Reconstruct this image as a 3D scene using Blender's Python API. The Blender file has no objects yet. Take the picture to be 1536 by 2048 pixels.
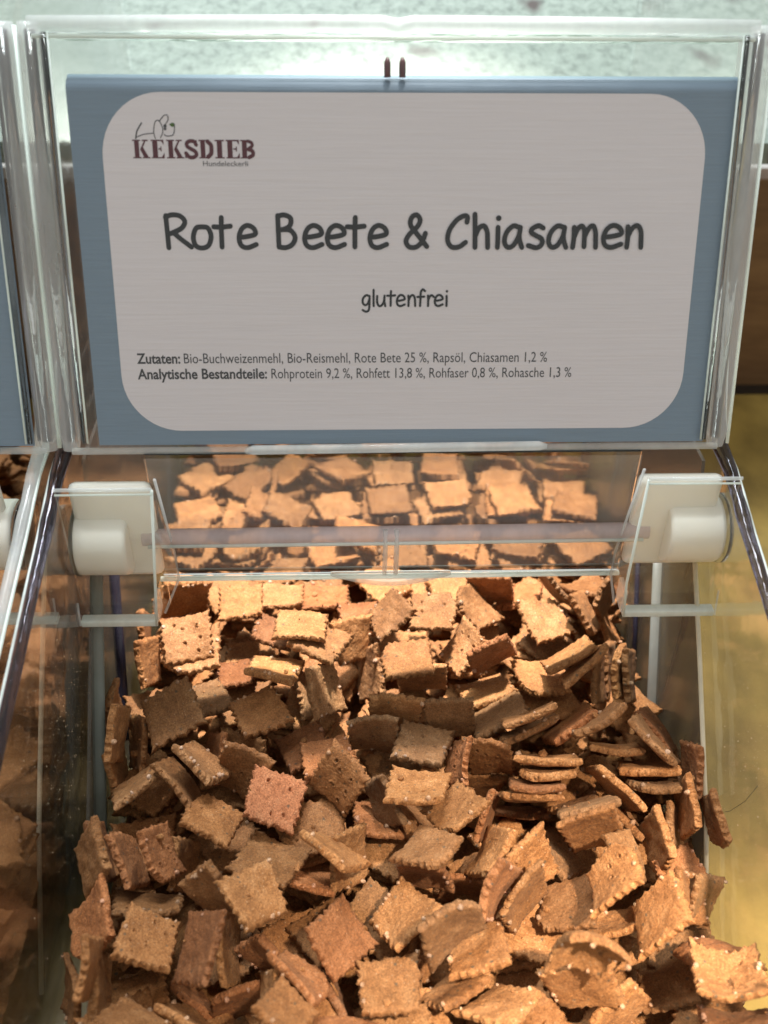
import bpy, bmesh, math, random
import numpy as np
from mathutils import Vector, Matrix, Quaternion
R=math.radians
sc=bpy.context.scene
col=sc.collection
# ------------------------------------------------------------------ camera
cam=bpy.data.cameras.new('camera'); camo=bpy.data.objects.new('camera',cam); col.objects.link(camo); sc.camera=camo
def cam_matrix(pitch,yaw,roll):
    p,w,r=R(pitch),R(yaw),R(roll)
    f=Vector((math.sin(w)*math.cos(p),math.cos(w)*math.cos(p),-math.sin(p)))
    rt=Vector((math.cos(w),-math.sin(w),0)); up=rt.cross(f)
    r2=rt*math.cos(r)+up*math.sin(r); u2=-rt*math.sin(r)+up*math.cos(r)
    m=Matrix((r2,u2,-f)).transposed().to_4x4(); m.translation=(-.017,0,.335); return m
camo.matrix_world=cam_matrix(38,2.25,.85)
cam.sensor_fit='VERTICAL'; cam.sensor_height=36; cam.lens=36*1967/2048
cam.clip_start=.01; cam.clip_end=20
cam.dof.use_dof=True; cam.dof.focus_distance=.352; cam.dof.aperture_fstop=11
# ------------------------------------------------------------------ room light
wd=bpy.data.worlds.new('World'); sc.world=wd; wd.use_nodes=True
bg=wd.node_tree.nodes['Background']; bg.inputs[0].default_value=(.86,.87,.84,1); bg.inputs[1].default_value=.86
def lamp(name,kind,loc,aim,energy,color,**k):
    l=bpy.data.lights.new(name,kind); l.energy=energy; l.color=color
    for a,b in k.items(): setattr(l,a,b)
    o=bpy.data.objects.new(name,l); col.objects.link(o)
    d=Vector(aim)-Vector(loc); o.matrix_world=Matrix.Translation(loc)@d.to_track_quat('-Z','Y').to_matrix().to_4x4()
    return o
# added spotlights, cones shaped to light the heap's back and, warmer, its front
lamp('added_spot','SPOT',(.05,.62,1.05),(-.01,.372,.045),165,(1,.92,.86),spot_size=R(17),spot_blend=.4,shadow_soft_size=.03)
lamp('added_spot','SPOT',(.30,-.30,1.2),(.075,.085,.04),225,(1,.88,.72),spot_size=R(13.5),spot_blend=.75,shadow_soft_size=.03)
lamp('ceiling_lamp','AREA',(-.15,.75,1.5),(-.05,.4,.1),30,(.90,.97,1),shape='RECTANGLE',size=.7,size_y=.25)
sc.view_settings.view_transform='Standard'; sc.view_settings.look='None'; sc.view_settings.exposure=0; sc.view_settings.gamma=1
sc.cycles.max_bounces=16; sc.cycles.transparent_max_bounces=24; sc.cycles.transmission_bounces=14
sc.cycles.caustics_refractive=False; sc.cycles.caustics_reflective=False
sc.cycles.sample_clamp_indirect=4
# ------------------------------------------------------------------ materials
def new(name):
    m=bpy.data.materials.new(name); m.use_nodes=True; nt=m.node_tree
    return m,nt,nt.nodes['Principled BSDF']
def nd(nt,t,**k):
    n=nt.nodes.new(t)
    for a,b in k.items():
        if a.startswith('i_'): n.inputs[int(a[2:])].default_value=b
        else: setattr(n,a,b)
    return n
def ramp(nt,stops):
    r=nd(nt,'ShaderNodeValToRGB'); e=r.color_ramp.elements
    while len(e)<len(stops): e.new(.5)
    for x,(p,c) in zip(e,stops): x.position=p; x.color=(*c,1)
    return r
def noise(nt,co,scale,detail=4,rough=.55):
    n=nd(nt,'ShaderNodeTexNoise'); n.inputs['Scale'].default_value=scale; n.inputs['Detail'].default_value=detail; n.inputs['Roughness'].default_value=rough
    if co: nt.links.new(co,n.inputs['Vector'])
    return n
def dough(name,c0,c1,c2,weave=False,nod=False):
    m,nt,p=new(name); L=nt.links
    tc=nd(nt,'ShaderNodeTexCoord'); oi=nd(nt,'ShaderNodeObjectInfo')
    mp=nd(nt,'ShaderNodeVectorMath',operation='MULTIPLY_ADD'); mp.inputs[1].default_value=(1,1,1)
    sv=nd(nt,'ShaderNodeVectorMath',operation='SCALE'); sv.inputs[0].default_value=(31,57,17); L.new(oi.outputs['Random'],sv.inputs['Scale'])
    L.new(tc.outputs['Object'],mp.inputs[0]); L.new(sv.outputs[0],mp.inputs[2]); co=mp.outputs[0]
    n1=noise(nt,co,3.2,6,.68); r1=ramp(nt,[(.30,c0),(.52,c1),(.75,c2)]); L.new(n1.outputs[0],r1.inputs[0])
    n2=noise(nt,co,34,4,.7); r2=ramp(nt,[(.32,(.55,.53,.50)),(.5,(1,1,1)),(.68,(1.5,1.5,1.5))]); L.new(n2.outputs[0],r2.inputs[0])
    mx=nd(nt,'ShaderNodeMix',data_type='RGBA',blend_type='MULTIPLY'); mx.inputs[0].default_value=1
    L.new(r1.outputs[0],mx.inputs[6]); L.new(r2.outputs[0],mx.inputs[7])
    last=mx.outputs[2]
    # ground chia: few dark grey specks, and pale starchy flecks
    v=nd(nt,'ShaderNodeTexVoronoi'); v.inputs['Scale'].default_value=4.2; L.new(co,v.inputs['Vector'])
    dn=noise(nt,co,14,3,.7); ad=nd(nt,'ShaderNodeMath',operation='MULTIPLY_ADD'); ad.inputs[1].default_value=.22; L.new(dn.outputs[0],ad.inputs[0]); L.new(v.outputs['Distance'],ad.inputs[2])
    rs=ramp(nt,[(.19,(.8,.8,.8)),(.25,(0,0,0))]); L.new(ad.outputs[0],rs.inputs[0])
    m2=nd(nt,'ShaderNodeMix',data_type='RGBA'); L.new(rs.outputs[0],m2.inputs[0]); L.new(last,m2.inputs[6]); m2.inputs[7].default_value=(.085,.065,.04,1)
    v3=nd(nt,'ShaderNodeTexVoronoi'); v3.inputs['Scale'].default_value=13; L.new(co,v3.inputs['Vector'])
    rf=ramp(nt,[(.09,(.6,.6,.6)),(.17,(0,0,0))]); L.new(v3.outputs['Distance'],rf.inputs[0])
    m3=nd(nt,'ShaderNodeMix',data_type='RGBA'); L.new(rf.outputs[0],m3.inputs[0]); L.new(m2.outputs[2],m3.inputs[6]); m3.inputs[7].default_value=(.50,.31,.17,1)
    # each biscuit baked a little differently
    m4=nd(nt,'ShaderNodeMix',data_type='RGBA',blend_type='MULTIPLY'); m4.inputs[0].default_value=1
    L.new(m3.outputs[2],m4.inputs[6]); L.new(oi.outputs['Color'],m4.inputs[7])
    L.new(m4.outputs[2],p.inputs['Base Color'])
    p.inputs['Roughness'].default_value=.55; p.inputs['Specular IOR Level'].default_value=.22
    p.inputs['Sheen Weight'].default_value=.04; p.inputs['Sheen Roughness'].default_value=.5; p.inputs['Sheen Tint'].default_value=(1,.85,.7,1)
    b1=nd(nt,'ShaderNodeBump'); b1.inputs['Strength'].default_value=.9; b1.inputs['Distance'].default_value=.00035
    n3=noise(nt,co,46,5,.75); L.new(n3.outputs[0],b1.inputs['Height'])
    b2=nd(nt,'ShaderNodeBump'); b2.inputs['Strength'].default_value=.8; b2.inputs['Distance'].default_value=.0009
    n4=noise(nt,co,9,3,.6); L.new(n4.outputs[0],b2.inputs['Height']); L.new(b1.outputs[0],b2.inputs['Normal'])
    out=b2.outputs[0]
    if weave:
        w1=nd(nt,'ShaderNodeTexWave',bands_direction='X'); w1.inputs['Scale'].default_value=13; w1.inputs['Distortion'].default_value=.8; L.new(tc.outputs['Object'],w1.inputs[0])
        w2=nd(nt,'ShaderNodeTexWave',bands_direction='Y'); w2.inputs['Scale'].default_value=13; w2.inputs['Distortion'].default_value=.8; L.new(tc.outputs['Object'],w2.inputs[0])
        am=nd(nt,'ShaderNodeMath',operation='MULTIPLY'); L.new(w1.outputs[1],am.inputs[0]); L.new(w2.outputs[1],am.inputs[1])
        b3=nd(nt,'ShaderNodeBump'); b3.inputs['Strength'].default_value=.5; b3.inputs['Distance'].default_value=.0004; L.new(am.outputs[0],b3.inputs['Height']); L.new(out,b3.inputs['Normal']); out=b3.outputs[0]
    L.new(out,p.inputs['Normal'])
    return m
DOUGH=dough('biscuit_dough',(.200,.080,.025),(.300,.128,.043),(.40,.195,.078))
WEAVE=dough('biscuit_dough_woven_face',(.29,.115,.045),(.36,.155,.065),(.43,.22,.10),weave=True)
NODULE=dough('dough_bead',(.36,.19,.10),(.45,.26,.15),(.55,.35,.22))
def acrylic(name,tint=(.985,.99,.985),gl=.028,fr=1.45,bump=0,scr=False):
    """thin clear sheet: light passes straight through, surface mirrors by angle"""
    m,nt,p=new(name); L=nt.links; nt.nodes.remove(p)
    o=nt.nodes['Material Output']; t=nd(nt,'ShaderNodeBsdfTransparent'); t.inputs[0].default_value=(*tint,1)
    g=nd(nt,'ShaderNodeBsdfGlossy'); g.inputs['Roughness'].default_value=gl; g.inputs[0].default_value=(.95,.97,1,1)
    f=nd(nt,'ShaderNodeLayerWeight'); f.inputs[0].default_value=.5      # Schlick reflectance, the same from either side of the sheet
    pw=nd(nt,'ShaderNodeMath',operation='POWER'); pw.inputs[1].default_value=5; L.new(f.outputs['Facing'],pw.inputs[0])
    ff=nd(nt,'ShaderNodeMath',operation='MULTIPLY_ADD'); f0=((fr-1)/(fr+1))**2; ff.inputs[1].default_value=1-f0; ff.inputs[2].default_value=f0; L.new(pw.outputs[0],ff.inputs[0])
    mx=nd(nt,'ShaderNodeMixShader'); L.new(ff.outputs[0],mx.inputs[0]); L.new(t.outputs[0],mx.inputs[1]); L.new(g.outputs[0],mx.inputs[2])
    if bump:
        tc=nd(nt,'ShaderNodeTexCoord'); n=noise(nt,tc.outputs['Object'],bump,2,.5); b=nd(nt,'ShaderNodeBump'); b.inputs['Strength'].default_value=.25; b.inputs['Distance'].default_value=.004
        L.new(n.outputs[0],b.inputs['Height']); L.new(b.outputs[0],g.inputs['Normal']); L.new(b.outputs[0],f.inputs['Normal'])
    L.new(mx.outputs[0],o.inputs[0]); return m
def haze_acrylic(name,colr,mix,rough=.4):
    """frosted or scuffed plastic that scatters part of the light"""
    m,nt,p=new(name); L=nt.links; o=nt.nodes['Material Output']
    p.inputs['Base Color'].default_value=(*colr,1); p.inputs['Roughness'].default_value=rough; p.inputs['Specular IOR Level'].default_value=.6
    tc=nd(nt,'ShaderNodeTexCoord'); mp=nd(nt,'ShaderNodeMapping'); mp.inputs['Scale'].default_value=(60,60,5); L.new(tc.outputs['Object'],mp.inputs[0])
    n=noise(nt,mp.outputs[0],1.0,4,.6); r=ramp(nt,[(.3,(mix*.75,)*3),(.7,(min(1,mix*1.25),)*3)]); L.new(n.outputs[0],r.inputs[0])
    t=nd(nt,'ShaderNodeBsdfTransparent'); t.inputs[0].default_value=(.97,.98,.97,1)
    tr=nd(nt,'ShaderNodeBsdfTranslucent'); tr.inputs[0].default_value=(*colr,1)
    s=nd(nt,'ShaderNodeMixShader'); s.inputs[0].default_value=.4; L.new(p.outputs[0],s.inputs[1]); L.new(tr.outputs[0],s.inputs[2])
    mx=nd(nt,'ShaderNodeMixShader'); L.new(r.outputs[0],mx.inputs[0]); L.new(t.outputs[0],mx.inputs[1]); L.new(s.outputs[0],mx.inputs[2])
    L.new(mx.outputs[0],o.inputs[0]); return m
def glass(name,c=(1,1,1),rough=.0,ior=1.49,bump=0,stretch=(1,1,1)):
    m,nt,p=new(name); nt.nodes.remove(p); g=nd(nt,'ShaderNodeBsdfGlass'); g.inputs[0].default_value=(*c,1); g.inputs['Roughness'].default_value=rough; g.inputs['IOR'].default_value=ior
    if bump:
        tc=nd(nt,'ShaderNodeTexCoord'); mp=nd(nt,'ShaderNodeMapping'); mp.inputs['Scale'].default_value=stretch; nt.links.new(tc.outputs['Object'],mp.inputs[0]); n=noise(nt,mp.outputs[0],bump,2,.5); b=nd(nt,'ShaderNodeBump'); b.inputs['Strength'].default_value=.5; b.inputs['Distance'].default_value=.0008
        nt.links.new(n.outputs[0],b.inputs['Height']); nt.links.new(b.outputs[0],g.inputs['Normal'])
    nt.links.new(g.outputs[0],nt.nodes['Material Output'].inputs[0]); return m
CLEAR=acrylic('clear_acrylic_sheet',fr=1.30)
WALL=acrylic('scuffed_acrylic_wall',(.965,.955,.94),.10,1.5,bump=40)
GLASS=glass('moulded_clear_acrylic',(.97,.98,.98),.02,bump=120)
VIOLET=glass('violet_tinted_acrylic_edge',(.50,.49,.55),.04,bump=90)
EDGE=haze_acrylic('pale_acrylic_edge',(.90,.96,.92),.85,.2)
FROST=haze_acrylic('frosted_acrylic_bar',(.95,.95,.97),.30,.08)
SMOKE=haze_acrylic('brown_grey_liner',(.17,.135,.11),.72,.2)
PALECLEAR=haze_acrylic('pale_clear_moulding',(.92,.95,.96),.36,.06)
STRIP=haze_acrylic('green_grey_strip',(.46,.47,.43),.62,.3)
CREAM=haze_acrylic('cream_edge',(.92,.84,.66),.85,.3)
VEIL=haze_acrylic('painted_haze',(.92,.85,.82),.12,.1)
LILAC=haze_acrylic('lilac_clear_rod',(.92,.80,.82),.66,.06)
RIPPLE=glass('rippled_clear_acrylic',(.97,.975,.97),.035,1.49,bump=1.2,stretch=(7,7,50))
DARKEDGE=haze_acrylic('dark_acrylic_edge',(.035,.03,.05),.9,.2)
def plain(name,c,rough=.5,spec=.5,sss=0,nz=0,nscale=200,stretch=(1,1,1)):
    m,nt,p=new(name); p.inputs['Base Color'].default_value=(*c,1); p.inputs['Roughness'].default_value=rough; p.inputs['Specular IOR Level'].default_value=spec
    if sss: p.inputs['Subsurface Weight'].default_value=sss; p.inputs['Subsurface Radius'].default_value=(.01,.009,.007); p.inputs['Subsurface Scale'].default_value=1
    if nz:
        tc=nd(nt,'ShaderNodeTexCoord'); mp=nd(nt,'ShaderNodeMapping'); mp.inputs['Scale'].default_value=stretch; nt.links.new(tc.outputs['Object'],mp.inputs[0])
        n=noise(nt,mp.outputs[0],nscale,5,.6)
        r=ramp(nt,[(.3,tuple(v*(1-nz) for v in c)),(.7,tuple(min(1,v*(1+nz)) for v in c))]); nt.links.new(n.outputs[0],r.inputs[0]); nt.links.new(r.outputs[0],p.inputs['Base Color'])
        b=nd(nt,'ShaderNodeBump'); b.inputs['Strength'].default_value=.15; b.inputs['Distance'].default_value=.002; nt.links.new(n.outputs[0],b.inputs['Height']); nt.links.new(b.outputs[0],p.inputs['Normal'])
    return m
WHITE=plain('milky_white_plastic',(.84,.80,.71),.34,.5,sss=.25,nz=.04,nscale=60)
PAPER_BLUE=plain('printed_slate_blue_paper',(.175,.235,.31),.6,.3,nz=.05,nscale=40,stretch=(1,30,30))
PAPER_WHITE=plain('printed_white_paper',(.69,.635,.675),.6,.3,nz=.025,nscale=30,stretch=(1,30,30))
INK=plain('black_ink',(.022,.022,.024),.6,.2); INKSOFT=plain('grey_black_ink',(.05,.048,.052),.6,.2)
MAROON=plain('maroon_ink',(.085,.016,.024),.6,.2); GREEN=plain('green_ink',(.06,.11,.02),.6,.2)
SHELF=plain('olive_gold_shelf_laminate',(.31,.205,.050),.35,.5,nz=.3,nscale=26,stretch=(1.6,1,1))  # blotchy colour stands for the wavy reflections in the bin wall
def wood(name,c0,c1,c2,sx,sz,knots=0):
    m,nt,p=new(name); L=nt.links; tc=nd(nt,'ShaderNodeTexCoord'); mp=nd(nt,'ShaderNodeMapping'); mp.inputs['Scale'].default_value=(sx,sx,sz); L.new(tc.outputs['Object'],mp.inputs[0])
    n=noise(nt,mp.outputs[0],3,6,.65); r=ramp(nt,[(.3,c0),(.5,c1),(.72,c2)]); L.new(n.outputs[0],r.inputs[0]); last=r.outputs[0]
    if knots:
        v=nd(nt,'ShaderNodeTexVoronoi'); v.inputs['Scale'].default_value=knots; mp2=nd(nt,'ShaderNodeMapping'); mp2.inputs['Scale'].default_value=(1,1,.6); L.new(tc.outputs['Object'],mp2.inputs[0])
        n5=noise(nt,mp2.outputs[0],20,3); ad=nd(nt,'ShaderNodeVectorMath',operation='MULTIPLY_ADD'); ad.inputs[1].default_value=(.05,.05,.05); L.new(n5.outputs[1],ad.inputs[0]); L.new(mp2.outputs[0],ad.inputs[2]); L.new(ad.outputs[0],v.inputs['Vector'])
        rs=ramp(nt,[(.08,(1,1,1)),(.22,(0,0,0))]); L.new(v.outputs['Distance'],rs.inputs[0])
        m2=nd(nt,'ShaderNodeMix',data_type='RGBA'); L.new(rs.outputs[0],m2.inputs[0]); L.new(last,m2.inputs[6]); m2.inputs[7].default_value=(.06,.04,.035,1); last=m2.outputs[2]
    L.new(last,p.inputs['Base Color']); p.inputs['Roughness'].default_value=.5; return m
WOOD=wood('brown_wood_board',(.10,.045,.016),(.17,.085,.032),(.23,.125,.05),4,22)
PALEWOOD=wood('whitewashed_knotty_wood',(.13,.16,.14),(.25,.30,.26),(.34,.39,.35),60,3,knots=26)
CRUMB=dough('dark_gap_crumb',(.20,.08,.025),(.26,.11,.035),(.3,.14,.05))  # darker dough tone, imitates shade between the biscuits
PEG_REFLECTION=plain('maroon_peg_reflection',(.10,.03,.035),.4)
# ------------------------------------------------------------------ helpers
def obj(name,verts,faces,mat,parent=None,smooth=False,bevel=0,seg=2):
    me=bpy.data.meshes.new(name); me.from_pydata([tuple(v) for v in verts],[],faces); 
    bm=bmesh.new(); bm.from_mesh(me); bmesh.ops.recalc_face_normals(bm,faces=bm.faces)
    if bevel: bmesh.ops.bevel(bm,geom=list(bm.edges),offset=bevel,segments=seg,profile=.5,affect='EDGES')
    bm.to_mesh(me); bm.free()
    for mm in (mat if isinstance(mat,(list,tuple)) else [mat]): me.materials.append(mm)
    if smooth or bevel:
        me.shade_smooth() if hasattr(me,'shade_smooth') else None
    o=bpy.data.objects.new(name,me); col.objects.link(o)
    if parent: o.parent=parent
    return o
def box(name,x0,x1,y0,y1,z0,z1,mat,parent=None,bevel=0,M=None):
    v=[Vector((x,y,z)) for x in(x0,x1) for y in(y0,y1) for z in(z0,z1)]
    if M: v=[M@p for p in v]
    f=[(0,1,3,2),(4,6,7,5),(0,4,5,1),(2,3,7,6),(0,2,6,4),(1,5,7,3)]
    return obj(name,v,f,mat,parent,bevel=bevel)
def prism_x(name,poly,x0,x1,mat,parent=None,bevel=0):
    """polygon in (y,z) extruded along x"""
    n=len(poly); v=[(x0,y,z) for y,z in poly]+[(x1,y,z) for y,z in poly]
    f=[tuple(range(n)),tuple(range(2*n-1,n-1,-1))]+[(i,(i+1)%n,n+(i+1)%n,n+i) for i in range(n)]
    return obj(name,v,f,mat,parent,bevel=bevel)
def tube(name,pts,rad,mat,parent=None,seg=14,M=None,sy=1.0):
    pts=[Vector(p) for p in pts]
    if M: pts=[M@p for p in pts]
    n=len(pts); v=[];f=[]; rads=rad if isinstance(rad,(list,tuple)) else [rad]*n
    up0=None
    for i,p in enumerate(pts):
        t=(pts[min(i+1,n-1)]-pts[max(i-1,0)]).normalized()
        a=t.cross(Vector((0,.3,1)).normalized()); a=a.normalized() if a.length>1e-3 else Vector((1,0,0)); b=a.cross(t)
        for k in range(seg):
            an=2*math.pi*k/seg; v.append(p+(a*math.cos(an)+b*math.sin(an)*sy)*rads[i])
    for i in range(n-1):
        for k in range(seg): f.append((i*seg+k,i*seg+(k+1)%seg,(i+1)*seg+(k+1)%seg,(i+1)*seg+k))
    f.append(tuple(range(seg))); f.append(tuple(range(n*seg-1,(n-1)*seg-1,-1)))
    o=obj(name,v,f,mat,parent); 
    for p in o.data.polygons: p.use_smooth=len(p.vertices)==4
    return o
def empty(name,loc,label,cat,group=None):
    o=bpy.data.objects.new(name,None); col.objects.link(o); o.location=loc; o.empty_display_size=.02
    o['label']=label; o['category']=cat
    if group: o['group']=group
    return o
def tag(o,label=None,cat=None,group=None,kind=None):
    for k,v in (('label',label),('category',cat),('group',group),('kind',kind)):
        if v: o[k]=v
    return o
# ------------------------------------------------------------------ setting
tag(box('shelf',-1.2,1.2,-.4,.575,-.035,-.015,SHELF),'olive gold laminate shelf under the clear bins',kind='structure')
tag(box('shelf_gap',-1.2,1.2,.5755,.60,-.05,-.022,plain('dark_gap',(.02,.013,.008))),'dark joint behind the shelf',kind='structure')
wb=box('wall',-1.2,1.2,.60,.62,-.2,.125,WOOD); tag(wb,'brown wood backboard behind the shelf',kind='structure')
# ------------------------------------------------------------------ lid plane
LEAN=R(19.17); LB=Vector((0,.2733,.1505))
LU=Vector((0,math.sin(LEAN),math.cos(LEAN))); LN=Vector((0,-math.cos(LEAN),math.sin(LEAN)))
def lidM(dx=0):
    m=Matrix((Vector((1,0,0)),LU,LN)).transposed().to_4x4(); m.translation=LB+Vector((dx,0,0)); return m
# profile of a bin's side wall (y, z)
SIDE=[(.47,-.0135),(.47,.27),(.36,.285),(.325,.27),(.292,.150),(.2824,.1405),(.262,.1385),(.245,.1325),(.2238,.1265),(.174,.112),(.09,.09),(.075,.06),(.075,-.0135)]
RIM=[(.300,.166),(.290,.149),(.2824,.1412),(.270,.1396),(.2595,.1365),(.252,.1340),(.245,.1318),(.234,.1290),(.2238,.1262),(.200,.1195),(.174,.1125),(.13,.1008),(.09,.0905)]
def make_bin(dx,label,full=True,lidx=0,blk=0,rimmat=None):
    W=.1118
    WL,WR=-.1160,.1118
    b=empty('bulk_bin',(dx,.27,-.0145),label,'bin','clear bulk bins side by side on the shelf')
    inv=Matrix.Translation((-dx*0,-.27,.0145))
    def P(o):                                   # parts are modelled in shelf space, then hung on the bin
        o.parent=b; o.matrix_parent_inverse=Matrix.Identity(4); o.location=Vector((0,-.27,.0145)); return o
    for s in (-1,1):
        W=abs(WL if s<0 else WR)
        P(prism_x('side_panel',SIDE,s*W-.0011,s*W+.0011,WALL if s<0 or full else WALL))
        P(tube('rim',[(s*W,y,z+.001) for y,z in RIM],[.0019,.0023,.0028,.0024,.002,.0024,.0021,.0020,.0019,.0019,.0019,.0019,.0019],rimmat or VIOLET))
        # thin bright bead that runs on the rim's outer shoulder
        P(tube('rim_bead',[(s*(W+.0022),y,z+.0012) for y,z in RIM],.0006,EDGE,seg=8))
        # brown-grey translucent liner plate inside the chute with its pale slanted front edge
        x=s*(W-.0040)
        poly=[(.2735,.104),(.2445,.0745),(.2056,.033),(.172,-.012),(.44,-.012),(.44,.135),(.2835,.135)]
        if s>0: P(prism_x('liner_plate',poly,x-.0006,x+.0006,SMOKE))
        else: P(prism_x('liner_plate',[(y+.004,z) for y,z in poly],x-.0006,x+.0006,haze_acrylic('hazy_liner',(.24,.215,.19),.34,.2)))
        if s>0: P(tube('liner_edge',[(x,y-.0008,z) for y,z in poly[:4]],.0009,CREAM,seg=8))
        xx=x-s*.0018
        if s>0:
            P(tube('seam_strip',[(xx,.2995,.080),(xx,.2612,.0086),(xx,.25,-.011)],.0023,STRIP,seg=8,sy=.4))
            P(tube('seam_line',[(xx,.322,.062),(xx,.2836,-.0088)],.0011,DARKEDGE,seg=8))
        else:
            P(tube('seam_strip',[(xx,.2790,.1100),(xx,.2313,.0456),(xx,.20,.003)],.0024,haze_acrylic('green_strip',(.30,.34,.31),.6,.3),seg=8,sy=.4))
            P(tube('seam_line',[(xx,.2900,.082),(xx,.2608,.0150)],.0021,DARKEDGE,seg=8,sy=.5))
    P(box('floor_panel',WL+.002,WR-.002,.078,.468,-.0135,-.0115,CLEAR))
    P(box('front_panel',WL+.002,WR-.002,.072,.0745,-.0135,.088,CLEAR))
    P(box('back_panel',WL+.002,WR-.002,.472,.4745,-.0135,.30,CLEAR))
    # hinge front: clear panel, pale lower lip, cross rod with ribs, thumb lip
    P(box('hinge_panel',-.0865,.0805,.2712,.2728,.0945,.1478,RIPPLE))
    P(box('haze_sheet',-.0865,.0805,.2700,.2703,.0990,.1470,VEIL))  # added pale sheet, imitates haze over the biscuits behind the panel
    P(tube('panel_lip',[(-.088,.272,.0921),(0,.272,.0922),(.0815,.272,.0926)],.0010,EDGE,seg=10))
    P(tube('panel_step',[(-.086,.2722,.0965),(0,.2722,.0966),(.081,.2722,.0968)],.0008,PALECLEAR,seg=10))
    P(tube('hinge_rod',[(-.0905,.2672,.1158),(0,.2672,.1162),(.0870,.2672,.1168)],.0030,LILAC,seg=20))
    P(tube('rod_painted_highlight',[(-.0885,.2645,.1138),(0,.2645,.1142),(.0850,.2645,.1148)],.0007,EDGE,seg=10))  # pale tube modelled as the rod's bright highlight line
    for xr in (-.0060,-.0020):
        P(tube('rib',[(xr,.2655,.1195),(xr,.2640,.112),(xr,.2665,.0985)],.0009,PALECLEAR,seg=10))
    n=16; top=[(-.0225+.045*i/n-.0035,.0945) for i in range(n+1)]; bot=[(-.0225+.045*i/n-.0035,.0945-.0052*math.sin(math.pi*i/n)) for i in range(n,-1,-1)]
    pl=top[1:-1]+bot; nv=len(pl); v=[(x,.2695,z) for x,z in pl]+[(x,.2735,z) for x,z in pl]
    P(obj('thumb_lip',v,[tuple(range(nv)),tuple(range(2*nv-1,nv-1,-1))]+[(i,(i+1)%nv,nv+(i+1)%nv,nv+i) for i in range(nv)],PALECLEAR,bevel=.0005))
    # moulded clear covers over the white bearing blocks
    for s in (-1,1):
        o_=.0012 if s>0 else 0
        xa,xb=(s*.0912-o_*5,s*.1145) if s<0 else (.0800,.1168)
        if s<0: xa,xb=-.0875,-.1150
        ztop,zmid,zbot=(.1490,.1010,.0862) if s<0 else (.1515,.1035,.0878)
        # front sheet, side cheek that flares down, lower pocket
        x0,x1=min(xa,xb),max(xa,xb)
        ins=xa; it=xa+.0060 if s<0 else xa-.0015; fo=-.0800 if s<0 else .0765
        ro=(-.1125 if s<0 else .1090)+(blk if s>0 else 0); P(box('bearing_cover',min(ro,it),max(ro,it),.2542,.2556,zmid-.005,ztop-.003,CLEAR))
        P(tube('cover_rib',[(it,.2538,ztop-.0025),(ro,.2538,ztop-.0025)],.0006,PALECLEAR,seg=10))
        P(tube('cover_rib',[(it,.2540,ztop-.003),(ins-s*.0015,.2538,zmid),(ins,.2538,zbot)],.0005,EDGE,seg=10))
        fl=fo
        P(tube('cover_rib',[(it,.2538,ztop-.0045),(ro,.2538,ztop-.0045)],.00035,EDGE,seg=8))
        P(tube('cover_rib',[(it,.2600,ztop-.003),(fl,.2660,.108),(fl,.2660,.0975),(ins-s*.002,.2600,zbot)],.0005,PALECLEAR,seg=10))
        v=[(it,.2545,ztop-.003),(ins,.2540,zbot),(fl,.2665,.0975),(fl,.2665,.108)]
        P(obj('cover_cheek',v+[(a+.0004,c,d) for a,c,d in v],[(0,1,2,3),(4,7,6,5),(0,3,7,4),(1,5,6,2),(0,4,5,1),(3,2,6,7)],CLEAR))
        px0,px1=(x0+.006,x1) if s<0 else (x0,x1-.0035)
        if s<0: px0=-.1145
        else: px1=.1133
        P(box('lower_pocket',px0,px1,.2562,.2700,zbot,zmid-.006,CLEAR))
        P(box('pocket_lip',px0,px1,.2545,.2585,zbot-.0014,zbot+.0014,EDGE,bevel=.0005)); P(box('pocket_side',ins-.0007,ins+.0007,.2560,.2640,zbot,zmid-.006,PALECLEAR))
        P(tube('cover_rib',[(px0 if s<0 else px1,.2562,zmid-.006),(px0 if s<0 else px1,.2540,zbot)],.0004,PALECLEAR,seg=8))
        # milky bearing block with its round boss
        bx0,bx1=(-.1130,-.0850) if s<0 else (.0800+blk,.1095+blk)
        P(box('bearing_block',bx0,bx1,.2660,.2710,.0985 if s<0 else .1012,.1385 if s<0 else .1400,WHITE,bevel=.0024))
        cx0,cx1=(-.1140,-.0948) if s<0 else (.0925+blk,.1120+blk)
        zc,rr=(.1130,.0124) if s<0 else (.1160,.0124)
        P(tube('bearing_boss',[(cx0,.2695,zc),(cx0+.0012,.2695,zc),(cx1-.0018,.2695,zc),(cx1-.0004,.2695,zc),(cx1,.2695,zc)],[rr*.93,rr,rr,rr*.95,rr*.85],WHITE,seg=40))
        P(tube('boss_ring',[(s*.1125+(blk if s>0 else 0),.2695,zc),(s*.1138+(blk if s>0 else 0),.2695,zc)],[rr*1.02,rr*1.02],GLASS,seg=36))
    # ---- lid (one moulding): panel, rails, flanges
    M=lidM(lidx)
    lid=P(box('lid',-.1075,.1025,0,.1255,.0012,.0022,CLEAR,M=M)); 
    def Q(o): o.parent=lid; return o
    Q(tube('top_rail',[(-.110,.1262,0),(-.06,.1266,0),(-.0075,.1268,0),(-.0028,.1256,0),(.0020,.1268,0),(.06,.1266,0),(.1045,.1262,0)],[.0024,.0024,.0024,.0027,.0024,.0024,.0024],PALECLEAR,M=M,seg=16))
    Q(tube('top_rail_ridge',[(-.109,.1230,.001),(.1035,.1230,.001)],.0006,EDGE,M=M,seg=8))
    Q(tube('bottom_rail',[(-.110,-.0020,0),(.1060,-.0016,0)],.0012,PALECLEAR,M=M,seg=12))
    Q(tube('label_ledge',[(-.0525,-.0018,.0022),(-.0500,-.0012,.0030),(.0450,-.0004,.0030),(.0475,-.0008,.0022)],[.0009,.0016,.0016,.0009],PALECLEAR,M=M,seg=12))
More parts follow.
